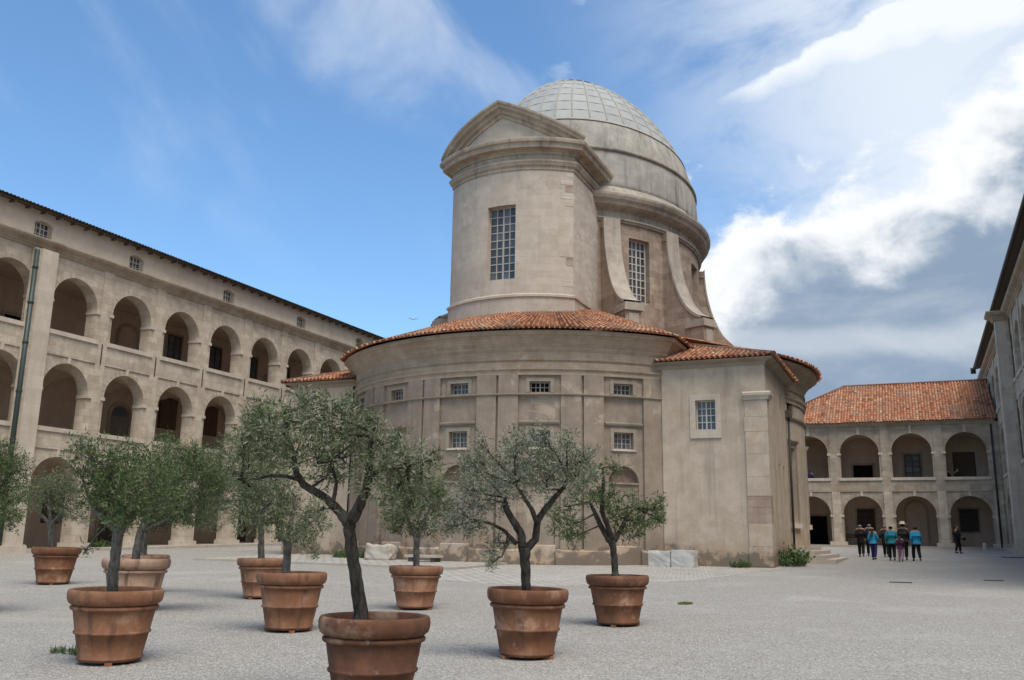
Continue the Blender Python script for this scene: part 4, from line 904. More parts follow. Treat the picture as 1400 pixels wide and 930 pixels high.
def lobe_side(sx):
    C = (-14.9, 47.0) if sx > 0 else (-18.9, 47.0); mid = 0 if sx > 0 else 180; a0, a1 = mid-27.5, mid+27.5; dz = -0.25
    holes = []
    if sx > 0:
        for t in (-14.0, 8.0): holes += [(t-2.3, t+2.3, 7.55, 8.08, 0.35), (t-2.3, t+2.3, 2.55, 6.0, 0.5)]
    b = wall(polar(C, 10.0), steps_(a0, a1, 30), [-0.4, 8.1], holes, 0.4); obj('side_lobe_wall', b.mesh('side_lobe_wall'), 'corner_render', chapel)
    if sx > 0:
        for t in (-14.0, 8.0):
            window(chapel, polar_matrix(C, 9.72, t, 7.55), 0.8, 0.53, 2, 1, 'window_brown', 'glass_dark', 0.03, 0.05)
            window(chapel, polar_matrix(C, 9.6, t, 2.55), 0.8, 3.45, 2, 6, 'window_brown', 'glass_pale', 0.03, 0.05)
            for z in (6.0, 8.08): ring_part('window_hood', C, 10.0, t-3.1, t+3.1, [(0, z+0.16), (0.05, z+0.16), (0.16, z+0.3), (0.16, z+0.36), (0, z+0.4)], 'render_trim', 5)
            for u in (-3.0, 2.3): ring_part('window_jamb', C, 10.0, t+u, t+u+0.7, [(0, 2.55), (0.05, 2.55), (0.05, 6.15), (0, 6.15)], 'render_trim', 2)
            ring_part('window_sill', C, 10.0, t-3.2, t+3.2, [(0, 2.32), (0.14, 2.32), (0.14, 2.54), (0, 2.54)], 'wing_trim', 4)
    ring_part('string_course', C, 10.0, a0, a1, [(0.0, 7.34), (0.10, 7.35), (0.12, 7.43), (0.0, 7.45)], 'render_trim', 30)
    prof = [(-0.5, 8.08), (0.06, 8.08), (0.07, 8.25), (0.14, 8.3), (0.14, 8.38), (0.04, 8.4), (0.04, 8.66), (0.11, 8.70), (0.12, 8.75), (0.08, 8.76), (0.09, 9.04), (0.16, 9.14), (0.18, 9.22), (0.30, 9.35), (0.44, 9.52), (0.58, 9.64), (0.70, 9.70), (0.72, 9.82), (-0.5, 9.86)]
    b = MB(); b.sweep(arc(C, 10.0, a0, a1, 36), prof); obj('entablature', b.mesh('entablature'), 'lobe_cornice', chapel)
    cols = []; n = int(10.85*R_(58)/0.215)
    for i in range(n):
        a = mid-29+58*(i+0.5)/n; c, s = cs(a); P = Vector((C[0]+10.85*c, C[1]+10.85*s, 9.88)); Q = Vector((C[0]+4.2*c, C[1]+4.2*s, 9.88+6.65*0.31)); T = Vector((-s, c, 0))
        cols.append((P, Q, T*0.107, T*0.107*4.2/10.85, Vector((c*0.31, s*0.31, 1)).normalized()))
    tag(obj('roof_tiles', tile_roof(cols, 19, seed=51+sx), 'clay_tile', chapel), kind='stuff')
lobe_side(1); lobe_side(-1)

# tower block with curved pediment
TC, TR, TA = (-17.35, 42.7), 4.8, 42.6
def tower():
    a0, a1 = -90-TA, -90+TA; xe = TR*math.sin(R_(TA)); ye = TC[1]-TR*math.cos(R_(TA))
    hw = 8.7
    b = wall(polar(TC, TR), steps_(a0, a1, 40), [10.6, 20.3], [(-89.6-hw, -89.6+hw, 13.58, 17.25)], 0.42)
    obj('tower_wall', b.mesh('tower_wall'), 'tower_plaster', chapel)
    for sx in (-1, 1):
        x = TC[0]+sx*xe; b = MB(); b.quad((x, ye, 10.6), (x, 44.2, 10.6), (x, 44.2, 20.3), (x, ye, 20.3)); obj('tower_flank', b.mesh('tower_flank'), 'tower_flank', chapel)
    window(chapel, polar_matrix(TC, TR-0.36, -89.6, 13.58), 1.46, 3.67, 4, 9, 'window_grey', 'glass_dark', 0.05, 0.07)
    path = [(TC[0]-xe, 44.2)] + arc(TC, TR, a0, a1, 44) + [(TC[0]+xe, 44.2)]
    for nm, prof, mat in (('tower_base', [(-0.2, 10.6), (0.08, 10.6), (0.08, 12.62), (0.15, 12.66), (0.15, 12.76), (0.02, 12.84), (-0.2, 12.84)], 'tower_plaster'),
                          ('architrave', [(-0.2, 18.98), (0.05, 18.98), (0.06, 19.12), (0.14, 19.18), (0.19, 19.30), (0.22, 19.34), (0.22, 19.42), (0.05, 19.45), (0.05, 19.74), (-0.2, 19.74)], 'tower_cornice'),
                          ('cornice', [(-0.2, 19.742), (0.10, 19.742), (0.14, 19.84), (0.20, 19.86), (0.22, 19.90), (0.52, 19.93), (0.54, 20.10), (0.55, 20.13), (0.66, 20.18), (0.69, 20.30), (0.69, 20.36), (-0.2, 20.42)], 'tower_cornice')):
        b = MB(); b.sweep(path, prof); obj(nm, b.mesh(nm), mat, chapel)
    # exposed corner stones, alternately long and short
    r = random.Random(12); z = 12.86; k = 0
    while z < 18.7:
        hgt = r.uniform(0.30, 0.42); ln = (7.5 if k % 2 else 4.5)+r.uniform(-1.2, 1.2)
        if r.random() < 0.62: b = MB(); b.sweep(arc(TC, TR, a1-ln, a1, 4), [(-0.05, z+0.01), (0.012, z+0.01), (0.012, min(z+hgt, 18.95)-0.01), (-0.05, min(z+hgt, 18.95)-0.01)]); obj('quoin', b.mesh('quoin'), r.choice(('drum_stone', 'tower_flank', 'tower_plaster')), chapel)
        z += hgt; k += 1
    # tympanum and raking cornices
    n = 44; zr = lambda t: 19.98+1.80*(1-abs(t))
    rake = []
    for i in range(n+1):
        t = -1+2*i/n; a = -90+t*(TA+4.0); c, s = cs(a); rake.append((TC[0]+TR*c, TC[1]+TR*s, zr(t)))
    for nm, pts in (('raking_cornice', rake[:n//2+1]), ('raking_cornice', rake[n//2:])):
        b = MB(); b.sweep(pts, [(-0.25, 0.02), (0.07, 0.02), (0.10, 0.13), (0.10, 0.19), (0.24, 0.21), (0.26, 0.34), (0.27, 0.38), (0.48, 0.41), (0.50, 0.53), (0.60, 0.58), (0.62, 0.66), (0.62, 0.70), (-0.25, 0.76)]); obj(nm, b.mesh(nm), 'tower_cornice', chapel)
    b = MB()
    for i in range(n):
        t0, t1 = -1+2*i/n, -1+2*(i+1)/n
        if abs(t0) > 0.93 or abs(t1) > 0.93: continue
        p0, p1 = rake[i], rake[i+1]; b.quad((p0[0], p0[1], 20.25), (p1[0], p1[1], 20.25), (p1[0], p1[1], zr(t1)+0.3), (p0[0], p0[1], zr(t0)+0.3))
    obj('tympanum', b.mesh('tympanum'), 'tower_plaster', chapel)
    b = MB()
    for i in range(n):
        p0, p1 = rake[i], rake[i+1]; b.quad((p0[0], p0[1], p0[2]+0.73), (p1[0], p1[1], p1[2]+0.73), (p1[0], 45.2, p1[2]+0.73), (p0[0], 45.2, p0[2]+0.73))
    obj('pediment_roof', b.mesh('pediment_roof'), 'drum_cornice', chapel)
tower()

# drum, buttresses and dome: oval in plan, the long axis along the courtyard
DC, DA, DB = (-17.2, 50.2), 6.45, 8.35
def oval(a, b): return lambda u, z, d: (DC[0]+(a-d)*math.cos(R_(u)), DC[1]+(b-d)*math.sin(R_(u)), z)
def oval_path(a, b, n, u0=0.0, u1=360.0): return [(DC[0]+a*math.cos(R_(u0+(u1-u0)*i/n)), DC[1]+b*math.sin(R_(u0+(u1-u0)*i/n))) for i in range(n+1)]
def oval_matrix(u, z, d):
    c, s = cs(u); p = oval(DA, DB)(u, z, d); n = Vector((c/DA, s/DB, 0)).normalized(); return frame_matrix(p, (-n.y, n.x, 0), n)
BUT = [(-56.5, -46, 2.65, 12.85), (-26, -27, 2.70, 12.7), (27, 27, 2.70, 12.7), (-123.5, -134, 2.65, 12.85), (-154, -153, 2.70, 12.7), (153, 153, 2.70, 12.7)]
def drum():
    wins = (-42.0, 0.5, -138.0, 180.5)
    b = wall(oval(DA, DB), steps_(-215, 145, 120), [9.0, 18.0], [((a-5.2 if a < 150 else a-365.2), (a+5.2 if a < 150 else a-354.8), 13.7, 17.05) for a in wins], 0.45); obj('drum_wall', b.mesh('drum_wall'), 'drum_stone', chapel)
    for a in wins: window(chapel, oval_matrix(a, 13.7, 0.36), 1.24 if abs(abs(a)-90) < 60 else 1.5, 3.35, 4, 8, 'window_white', 'glass_dark', 0.05, 0.07)
    prof = [(-0.3, 17.76), (0.10, 17.76), (0.12, 17.84), (0.20, 17.88), (0.20, 17.96), (0.05, 17.98), (0.05, 18.32), (0.14, 18.38), (0.34, 18.46), (0.50, 18.56), (0.56, 18.70), (0.68, 18.82), (0.74, 18.98), (0.74, 19.10), (0.50, 19.22), (0.08, 19.70), (-0.3, 19.74)]
    b = MB(); b.sweep(oval_path(DA, DB, 140), prof, caps=False); obj('drum_cornice', b.mesh('drum_cornice'), 'drum_cornice', chapel)
    for pa, da, ln, zc in BUT:
        ca, sa = cs(da); u = Vector((ca, sa, 0)); t = Vector((-sa, ca, 0)); p = oval(DA, DB)(pa, 0, 0); o = Vector((p[0], p[1], 0)); w = 0.43
        curve = [(0.30+(ln-0.2-0.30)*(1-math.cos(q*math.pi/2*0.92))/(1-math.cos(math.pi/2*0.92)), 17.72-(17.72-zc)*math.sin(q*math.pi/2*0.92)/math.sin(math.pi/2*0.92)) for q in [i/14 for i in range(15)]]
        poly = [(-0.7, 9.6), (ln-0.06, 9.6), (ln-0.06, zc-0.4), (ln-0.2, zc-0.04)] + list(reversed(curve)) + [(-0.7, 17.72)]
        b = MB(); P = lambda q, s: tuple(o+u*q[0]+t*(w*s)+Vector((0, 0, q[1])))
        b.poly([P(q, 1) for q in reversed(poly)]); b.poly([P(q, -1) for q in poly])
        for i in range(len(poly)):
            j = (i+1) % len(poly); b.quad(P(poly[i], -1), P(poly[j], -1), P(poly[j], 1), P(poly[i], 1))
        but = obj('buttress', b.mesh('buttress'), 'drum_stone', chapel)
        b = MB(); w2 = w+0.04
        Q = lambda q, s, lift: tuple(o+u*(q[0]+lift*0.7)+t*(w2*s)+Vector((0, 0, q[1]+lift*0.7)))
        for i in range(len(curve)-1):
            for s0, s1, l0, l1 in ((-1, 1, 0.14, 0.14), (-1, -1, 0, 0.14), (1, 1, 0.14, 0)):
                b.quad(Q(curve[i], s0, l0), Q(curve[i], s1, l1), Q(curve[i+1], s1, l1), Q(curve[i+1], s0, l0))
        obj('coping', b.mesh('coping'), 'buttress_cap', but)
        m = Matrix((u, t, Vector((0, 0, 1)))).transposed().to_4x4(); m.translation = o
        for nm, q in (('pier_cap', (ln-1.15, ln+0.06, -w-0.09, w+0.09, zc-0.42, zc-0.17)), ('pier_cap', (ln-1.05, ln, -w-0.04, w+0.04, zc-0.168, zc-0.02)), ('capital', (-0.2, 0.36, -w-0.06, w+0.06, 17.3, 17.70)), ('pier_panel', (ln-0.05, ln-0.02, -w*0.62, w*0.62, zc-1.5, zc-0.55))):
            b = MB(); b.box(*q); obj(nm, b.mesh(nm), 'buttress_cap' if nm != 'capital' else 'drum_stone', but, m)
    # sloping stone shoulder behind the right hand pier
    b = MB(); pr = [(-10.2, 9.8), (-7.1, 9.8), (-7.1, 10.5), (-9.3, 12.75), (-10.2, 12.75)]; y0, y1 = 46.6, 47.4
    b.poly([(x, y0, z) for x, z in pr]); b.poly([(x, y1, z) for x, z in reversed(pr)])
    for i in range(5): j = (i+1) % 5; b.quad((pr[i][0], y0, pr[i][1]), (pr[j][0], y0, pr[j][1]), (pr[j][0], y1, pr[j][1]), (pr[i][0], y1, pr[i][1]))
    obj('shoulder_wall', b.mesh('shoulder_wall'), 'drum_stone', chapel)
drum()
Z0, DH, NX, NY = 20.47, 8.0, 1.77, 2.36
def dome_ab(z):
    s = min(1.0, max(0.0, z-Z0)/DH); return 6.48*(1-s**NX)**(1/NX), 8.35*(1-s**NY)**(1/NY)
def dome_pt(u, z, off=0.0):
    a, b = dome_ab(z); c, s = cs(u); return (DC[0]+(a+off)*c, DC[1]+(b+off)*s, z)
def dome_lathe(prof, n=96, us=None):
    """prof: (offset, z)"""
    b = MB()
    for o, z in prof: b.v += [dome_pt(360*i/n, z, o) for i in range(n)]
    for j in range(len(prof)-1):
        for i in range(n): i2 = (i+1) % n; b.f.append((j*n+i, j*n+i2, (j+1)*n+i2, (j+1)*n+i))
    return b
def dome():
    ZR, ZG = 21.83, 23.59
    b = dome_lathe([(-0.2, 19.6), (-0.02, 19.66), (0.0, 20.0), (0.0, 20.47), (0.02, 21.1), (0.01, ZR-0.08)]); obj('dome_base', b.mesh('dome_base', True), 'dome_stone', chapel)
    b = dome_lathe([(-0.1, ZR-0.10), (0.10, ZR-0.10), (0.14, ZR-0.04), (0.14, ZR+0.02), (0.03, ZR+0.10), (-0.1, ZR+0.12)]); obj('dome_ring', b.mesh('dome_ring'), 'drum_cornice', chapel)
    b = dome_lathe([(0.03, ZR+0.05+(ZG-ZR-0.05)*i/8) for i in range(9)] + [(-0.1, ZG+0.01)]); obj('dome_shell', b.mesh('dome_shell', True), 'dome_stone', chapel)
    zg = [ZG, 24.25, 24.9, 25.5, 26.1, 26.65, 27.2, 27.7]; NR = 40; da = 360/NR
    b = dome_lathe([(-0.12, z) for z in zg], 80); gl = obj('glazed_cap', b.mesh('glazed_cap', True), 'glazing_bar', chapel)
    for k in range(NR):
        b = MB(); b.tube([dome_pt(k*da, 23.57+(27.72-23.57)*i/16, 0.012) for i in range(17)], 0.036, 6); obj('rib', b.mesh('rib', True), 'rib_stone', gl)
    for j in range(len(zg)-1):
        z0, z1 = zg[j]+0.015, zg[j+1]-0.015
        for k in range(NR):
            u0, u1 = k*da+0.12, (k+1)*da-0.12; pts = [dome_pt(u0, z0), dome_pt(u1, z0), dome_pt(u1, z1), dome_pt(u0, z1)]; inn = [dome_pt(u, z, -0.03) for u, z in ((u0, z0), (u1, z0), (u1, z1), (u0, z1))]
            b = MB(); b.poly(pts)
            for q in range(4): b.quad(pts[q], inn[q], inn[(q+1) % 4], pts[(q+1) % 4])
            obj('glass_panel', b.mesh('glass_panel'), 'dome_glass', gl)
        if j:
            b = dome_lathe([(-0.05, zg[j]-0.018), (0.008, zg[j]-0.018), (0.008, zg[j]+0.018), (-0.05, zg[j]+0.018)], 80); obj('glazing_bar', b.mesh('glazing_bar'), 'glazing_bar', gl)
    b = dome_lathe([(0.05, 27.66), (0.05, 27.76), (0.0, 28.0), (0.0, 28.25), (0.0, 28.42), (0.0, 28.468)], 64); obj('dome_crown', b.mesh('dome_crown', True), 'rib_stone', chapel)
    b = dome_lathe([(-0.1, ZG-0.07), (0.09, ZG-0.07), (0.08, ZG+0.05), (-0.1, ZG+0.07)]); obj('glazing_kerb', b.mesh('glazing_kerb'), 'rib_stone', chapel)
dome()
# inner core so that no daylight shows through the roofs
b = MB(); b.box(-24.5, -9.9, 38.4, 55.5, -0.3, 9.6); obj('nave_core', b.mesh('nave_core'), 'dark_room', chapel)
b = MB(); b.box(-28.3, -5.6, 43.8, 50.2, -0.3, 8.0); obj('transept_core', b.mesh('transept_core'), 'dark_room', chapel)

# ------------------------------------------------------------------ things lying about the chapel
def rough_block(name, x0, x1, y0, y1, z0, z1, mat, label, cat, group=None, rough=0.02, cuts=5, rz=0.0, seed=1):
    bm = bmesh.new(); bmesh.ops.create_cube(bm, size=1.0); bmesh.ops.subdivide_edges(bm, edges=bm.edges, cuts=cuts, use_grid_fill=True)
    cx, cy = (x0+x1)/2, (y0+y1)/2
    for v in bm.verts:
        p = Vector((v.co.x*(x1-x0), v.co.y*(y1-y0), (v.co.z+0.5)*(z1-z0)))
        e = sum(1 for q in v.co if abs(abs(q)-0.5) < 1e-4)
        n = mnoise.noise_vector(p*2.3+Vector((seed*7.1, 0, 0)))*rough*2 + mnoise.noise_vector(p*7+Vector((0, seed*3, 0)))*rough
        if e >= 2: p = Vector((p.x*(1-0.012*e), p.y*(1-0.012*e), p.z))
        v.co = p + n
    me = bpy.data.meshes.new(name); bm.to_mesh(me); bm.free()
    if rough > 0.03: me.shade_smooth()
    return tag(obj(name, me, mat, None, Matrix.Translation((cx, cy, z0)) @ Matrix.Rotation(rz, 4, 'Z')), label, cat, group)
g = gz(36.2)
rough_block('stone_block', -9.80, -8.92, 35.85, 36.5, g-0.03, g+0.60, 'white_stone', 'whitewashed stone block against the wall, further from the chapel corner window', 'stone block', seed=2)
rough_block('stone_block', -8.90, -7.98, 35.87, 36.52, g-0.03, g+0.64, 'white_stone', 'whitewashed stone block against the wall, below the square corner window', 'stone block', seed=4)
rough_block('boulder', -21.25, -20.05, 33.5, 34.15, gz(34)+0.05, gz(34)+0.66, 'step_stone', 'weathered pale boulder behind the big olive trunk, at the foot of the curved wall', 'boulder', rough=0.05, cuts=9, seed=7)
sl = thing('stone_slab', 'grey stone slab raised on short supports below the curved wall', 'slab', (-18.3, 33.2, gz(33.2)+0.075))
b = MB(); b.box(-19.0, -17.55, 32.9, 33.5, gz(33.2)+0.24, gz(33.2)+0.34); obj('slab_top', b.mesh('slab_top'), 'step_stone', sl)
for x in (-18.85, -17.85): b = MB(); b.box(x, x+0.2, 32.95, 33.45, gz(33.2)+0.06, gz(33.2)+0.24); obj('support', b.mesh('support'), 'timber', sl)
st = thing('stone_steps', 'four worn stone steps leading up to the side of the chapel', 'steps', (-4.2, 46.5, gz(46.5)))
for k in range(4):
    zt = gz(43)+0.17*(4-k)+0.02; xr = -4.72+0.44*k; ya = 43.0-0.0*k
    b = MB(); b.box(-5.6, xr, 42.9-0.02*k, 51.0, gz(43)-0.3, zt); bm_ = b.mesh('step'); obj('step', bm_, 'step_stone', st)
for x, y, w, d, rz, lab in ((-0.62, 30.3, 0.62, 0.2, 0.0, 'narrow iron drain grate set in the open gravel'), (2.0, 33.0, 0.55, 0.16, 0.0, 'narrow iron drain grate beside the edge-on wing'), (4.6, 58.8, 1.1, 2.4, 0.0, 'dark iron cover plate at the foot of the tall buttress')):
    gt = thing('drain_grate', lab, 'drain', (x, y, gz(y)))
    b = MB(); b.box(-w/2, w/2, -d/2, -d/2+0.03, 0, 0.02); b.box(-w/2, w/2, d/2-0.03, d/2, 0, 0.02); b.box(-w/2, -w/2+0.03, -d/2+0.03, d/2-0.03, 0, 0.019); b.box(w/2-0.03, w/2, -d/2+0.03, d/2-0.03, 0, 0.019)
    T = Matrix.Translation((x, y, gz(y))); obj('frame', b.mesh('frame'), 'iron_dark', gt, T)
    b = MB()
    for i in range(8): b.box(-w/2+0.03+(w-0.06)*(i+0.15)/8, -w/2+0.03+(w-0.06)*(i+0.85)/8, -d/2+0.03, d/2-0.03, 0, 0.014)
    obj('bars', b.mesh('bars'), 'iron_dark', gt, T)
bo = thing('stone_bollard', 'short pale stone bollard by the last arch of the low wing', 'bollard', (4.25, 76.1, gz(76.1)))
b = MB(); b.lathe([(0.02, 0.52), (0.1, 0.5), (0.14, 0.42), (0.15, 0.0)], 14); obj('shaft', b.mesh('shaft', True), 'wing_trim', bo, Matrix.Translation((4.25, 76.1, gz(76.1)-0.02)))
b = MB(); b.lathe([(0.15, 0.12), (0.2, 0.12), (0.2, 0.0)], 14); obj('base', b.mesh('base', True), 'wing_trim', bo, Matrix.Translation((4.25, 76.1, gz(76.1)-0.02)))
bn = thing('bench', 'dark wooden bench under the barred arch behind the walking group', 'bench', (-5.0, 79.6, gz(77)+0.16)); T = Matrix.Translation((-5.0, 79.6, gz(77)+0.16))
for k in range(3): b = MB(); b.box(-0.65, 0.65, -0.22+k*0.15, -0.1+k*0.15, 0.42, 0.46); obj('seat_slat', b.mesh('seat_slat'), 'timber', bn, T)
for k in range(2): b = MB(); b.box(-0.65, 0.65, 0.24, 0.28, 0.56+k*0.17, 0.68+k*0.17); obj('back_slat', b.mesh('back_slat'), 'timber', bn, T)
for sx in (-0.55, 0.55):
    b = MB(); b.box(sx-0.04, sx+0.04, -0.22, -0.16, 0, 0.42); b.box(sx-0.04, sx+0.04, 0.18, 0.24, 0, 0.9); obj('leg', b.mesh('leg'), 'iron_dark', bn, T)

# ------------------------------------------------------------------ foliage
class Leaves:
    def __init__(s, seed): s.v = []; s.f = []; s.t = []; s.r = random.Random(seed)
    def leaf(s, p, d, n, ln, wd, tone):
        # p base, d unit direction, n unit side vector
        k = len(s.v); mx, my, mz = p[0]+d[0]*ln*0.45, p[1]+d[1]*ln*0.45, p[2]+d[2]*ln*0.45; hw = wd/2
        s.v += [p, (mx+n[0]*hw, my+n[1]*hw, mz+n[2]*hw), (p[0]+d[0]*ln, p[1]+d[1]*ln, p[2]+d[2]*ln), (mx-n[0]*hw, my-n[1]*hw, mz-n[2]*hw)]
        s.f.append((k, k+1, k+2, k+3)); s.t.append(tone)
    def twig(s, p, d, length, ln, wd, nl, base):
        r = s.r
        for i in range(nl):
            t = (i+0.6)/nl*length
            q = (p[0]+d[0]*t, p[1]+d[1]*t, p[2]+d[2]*t - 0.10*t*t)
            w = (r.gauss(0, 1), r.gauss(0, 1), r.gauss(0, 1)); k = 0.75+0.25*r.random()
            dd = [d[j]*0.62+w[j]*0.55*k for j in range(3)]; m = math.sqrt(sum(c*c for c in dd)) or 1; dd = [c/m for c in dd]
            u = (r.gauss(0, 1), r.gauss(0, 1), r.gauss(0, 1)); n = (dd[1]*u[2]-dd[2]*u[1], dd[2]*u[0]-dd[0]*u[2], dd[0]*u[1]-dd[1]*u[0]); m = math.sqrt(sum(c*c for c in n)) or 1; n = [c/m for c in n]
            sc = r.uniform(0.55, 1.25)
            s.leaf(q, dd, n, ln*sc, wd*sc, min(1.0, max(0.0, base+r.gauss(0, 0.25))))
    def blob(s, c, rad, ax, leaf_len, leaf_w, lai, up=0.55, tw=0.26):
        """c centre, rad (across, depth, up) radii along ax = (right, depth, up) axes"""
        r = s.r; A = math.pi*rad[0]*rad[2]; cnt = lai*A/(leaf_len*leaf_w*0.36); nl = 11; nt = int(cnt/nl)
        for _ in range(nt):
            while True:
                x, y, z = r.uniform(-1, 1), r.uniform(-1, 1), r.uniform(-1, 1); q = x*x+y*y+z*z
                if 0.02 < q < 1: break
            k = q**-0.16; x, y, z = x*k, y*k, z*k          # favour the shell
            lump = mnoise.noise(Vector((c[0]*3+x*2.5, c[1]*3+y*2.5, c[2]*3+z*2.5)))
            if lump < -0.10+0.14*r.random(): continue
            off = [ax[0][j]*x*rad[0]+ax[1][j]*y*rad[1]+ax[2][j]*z*rad[2] for j in range(3)]
            p = (c[0]+off[0], c[1]+off[1], c[2]+off[2])
            o = [ax[0][j]*x+ax[1][j]*y+ax[2][j]*z for j in range(3)]
            d = [o[0]*0.75+r.gauss(0, 0.42), o[1]*0.75+r.gauss(0, 0.42), o[2]*0.55+up*r.uniform(0.2, 1.5)+r.gauss(0, 0.35)]; m = math.sqrt(sum(v*v for v in d)) or 1; d = [v/m for v in d]
            L = tw*r.uniform(0.5, 1.25); p0 = tuple(p[j]-d[j]*L*0.6 for j in range(3))
            s.twig(p0, d, L, leaf_len, leaf_w, nl, 0.34+0.75*lump+r.gauss(0, 0.14))
    def mesh(s, name):
        me = bpy.data.meshes.new(name); me.from_pydata(s.v, [], s.f); me.update()
        at = me.attributes.new('tone', 'FLOAT', 'FACE'); at.data.foreach_set('value', s.t); return me
POT_D = 1.05
def pot_meshes():
    body = MB(); body.lathe([(0.30, 0.035), (0.335, 0.035), (0.338, 0.050), (0.358, 0.058), (0.362, 0.074), (0.346, 0.088), (0.396, 0.330), (0.416, 0.338), (0.422, 0.352), (0.418, 0.364), (0.405, 0.372), (0.448, 0.60)], 56)
    col_ = MB(); col_.lathe([(0.44, 0.598), (0.474, 0.606), (0.484, 0.622), (0.482, 0.640), (0.468, 0.650), (0.45, 0.655)], 56)
    rim = MB(); rim.lathe([(0.445, 0.653), (0.482, 0.668), (0.507, 0.69), (0.520, 0.725), (0.525, 0.775), (0.520, 0.812), (0.505, 0.830), (0.478, 0.830), (0.460, 0.815), (0.448, 0.76), (0.44, 0.66)], 56)
    soil = MB(); rr = random.Random(2); soil.lathe([(0.452, 0.70), (0.3, 0.715), (0.12, 0.73), (0.005, 0.735)], 40)
    soil.v = [(x, y, z+rr.uniform(-0.012, 0.012)) for x, y, z in soil.v]
    foot = MB(); foot.box(-0.055, 0.055, -0.04, 0.04, 0, 0.04)
    return [m.mesh(n, n != 'foot') for m, n in ((body, 'body'), (col_, 'collar'), (rim, 'rim'), (soil, 'soil'), (foot, 'foot'))]
PM = pot_meshes()
def pot(c, scale, pale, label, rz, tilt=0.0, dark=0.0):
    z = gz(c[1]); t = thing('terracotta_pot', label, 'pot', (c[0], c[1], z), 'potted olives on the gravel')
    M = Matrix.Translation((c[0], c[1], z-0.004)) @ Matrix.Rotation(rz, 4, 'Z') @ Matrix.Rotation(tilt, 4, 'X') @ Matrix.Diagonal((scale, scale, scale*(1.0+0.03*math.sin(rz*5.1)), 1.0))
    for me, nm, mat in zip(PM[:4], ('body', 'collar', 'rim', 'soil'), ('terracotta', 'terracotta', 'terracotta', 'soil')):
        o = obj(nm, me, mat, t, M)
        if mat == 'terracotta': o['paleness'] = max(0.0, pale); o['darkness'] = dark
    for k in range(3):
        a = rz+k*2.094+0.6; obj('foot', PM[4], 'terracotta', t, Matrix.Translation((c[0]+0.31*scale*math.cos(a), c[1]+0.31*scale*math.sin(a), z-0.004)) @ Matrix.Rotation(a, 4, 'Z'))
    return t
def olive(label, dep, base, trunk, limbs, blobs, leafmat, bark, leaf_len=0.05, leaf_w=0.0125, lai=2.0, seed=1, tw=0.26, twr=1.0):
    """trunk / limbs: lists of (px, py, radius_px); blobs: (px, py, rx, ry[, depth offset in m])."""
    k = dep/CAM_F
    P = lambda q, dz=0.0: at_depth(q[0], q[1], dep+dz)
    t = thing('olive_tree', label, 'olive tree', base, 'potted olives on the gravel'); r = random.Random(seed)
    b = MB(); nodes = []
    tp = [Vector(base)] + [P(q) for q in trunk]; tr = [trunk[0][2]*k*1.15] + [q[2]*k for q in trunk]
    def knobbly(pts, rad, n, amp):
        # resample and roughen
        Q = []; RR = []
        for i in range(len(pts)-1):
            for s in range(4):
                f = s/4; p = pts[i].lerp(pts[i+1], f); rr = rad[i]*(1-f)+rad[i+1]*f
                Q.append(p + Vector((r.gauss(0, 1), r.gauss(0, 1), r.gauss(0, 0.5)))*rr*amp); RR.append(rr*(1+r.gauss(0, amp*0.6)))
        Q.append(pts[-1]); RR.append(rad[-1]); b.tube(Q, RR, n); return Q
    Q = knobbly(tp, tr, 12, 0.05)
    me_tr = b; nodes += Q[-2:]
    for li, lb in enumerate(limbs):
        dz = r.uniform(-0.25, 0.25) if len(lb) > 2 else 0
        pts = [P(q, dz*i/len(lb)) for i, q in enumerate(lb)]; nodes += knobbly(pts, [q[2]*k for q in lb], 8, 0.07)[2:]
    lv = Leaves(seed*13+5); ax = (AX, Vector((AF.x, AF.y, 0)).normalized(), Vector((0, 0, 1)))
    for q in blobs:
        rx, ry = q[2]*k, q[3]*k; doff = (q[4] if len(q) > 4 else r.uniform(-0.35, 0.35)); c = P(q[:2], doff)
        src = min(nodes, key=lambda n: (n-c).length); mid = src.lerp(c, 0.55)+Vector((r.gauss(0, 0.05), r.gauss(0, 0.05), r.gauss(-0.02, 0.04)))
        b.tube([src, mid, c], [0.016*twr, 0.010*twr, 0.004], 5)
        for _ in range(7):
            e = c + ax[0]*r.uniform(-0.75, 0.75)*rx + ax[1]*r.uniform(-0.7, 0.7)*rx + ax[2]*r.uniform(-0.6, 0.8)*ry
            s0 = mid.lerp(c, r.random()); b.tube([s0, s0.lerp(e, 0.5)+Vector((0, 0, r.gauss(0, 0.03))), e], [0.006, 0.0045, 0.002], 4)
        lv.blob(c, (rx, max(rx, ry)*1.05, ry), ax, leaf_len, leaf_w, lai, tw=tw)
    obj('trunk', b.mesh('trunk', True), bark, t)
    obj('crown', lv.mesh('crown'), leafmat, t)
    return t
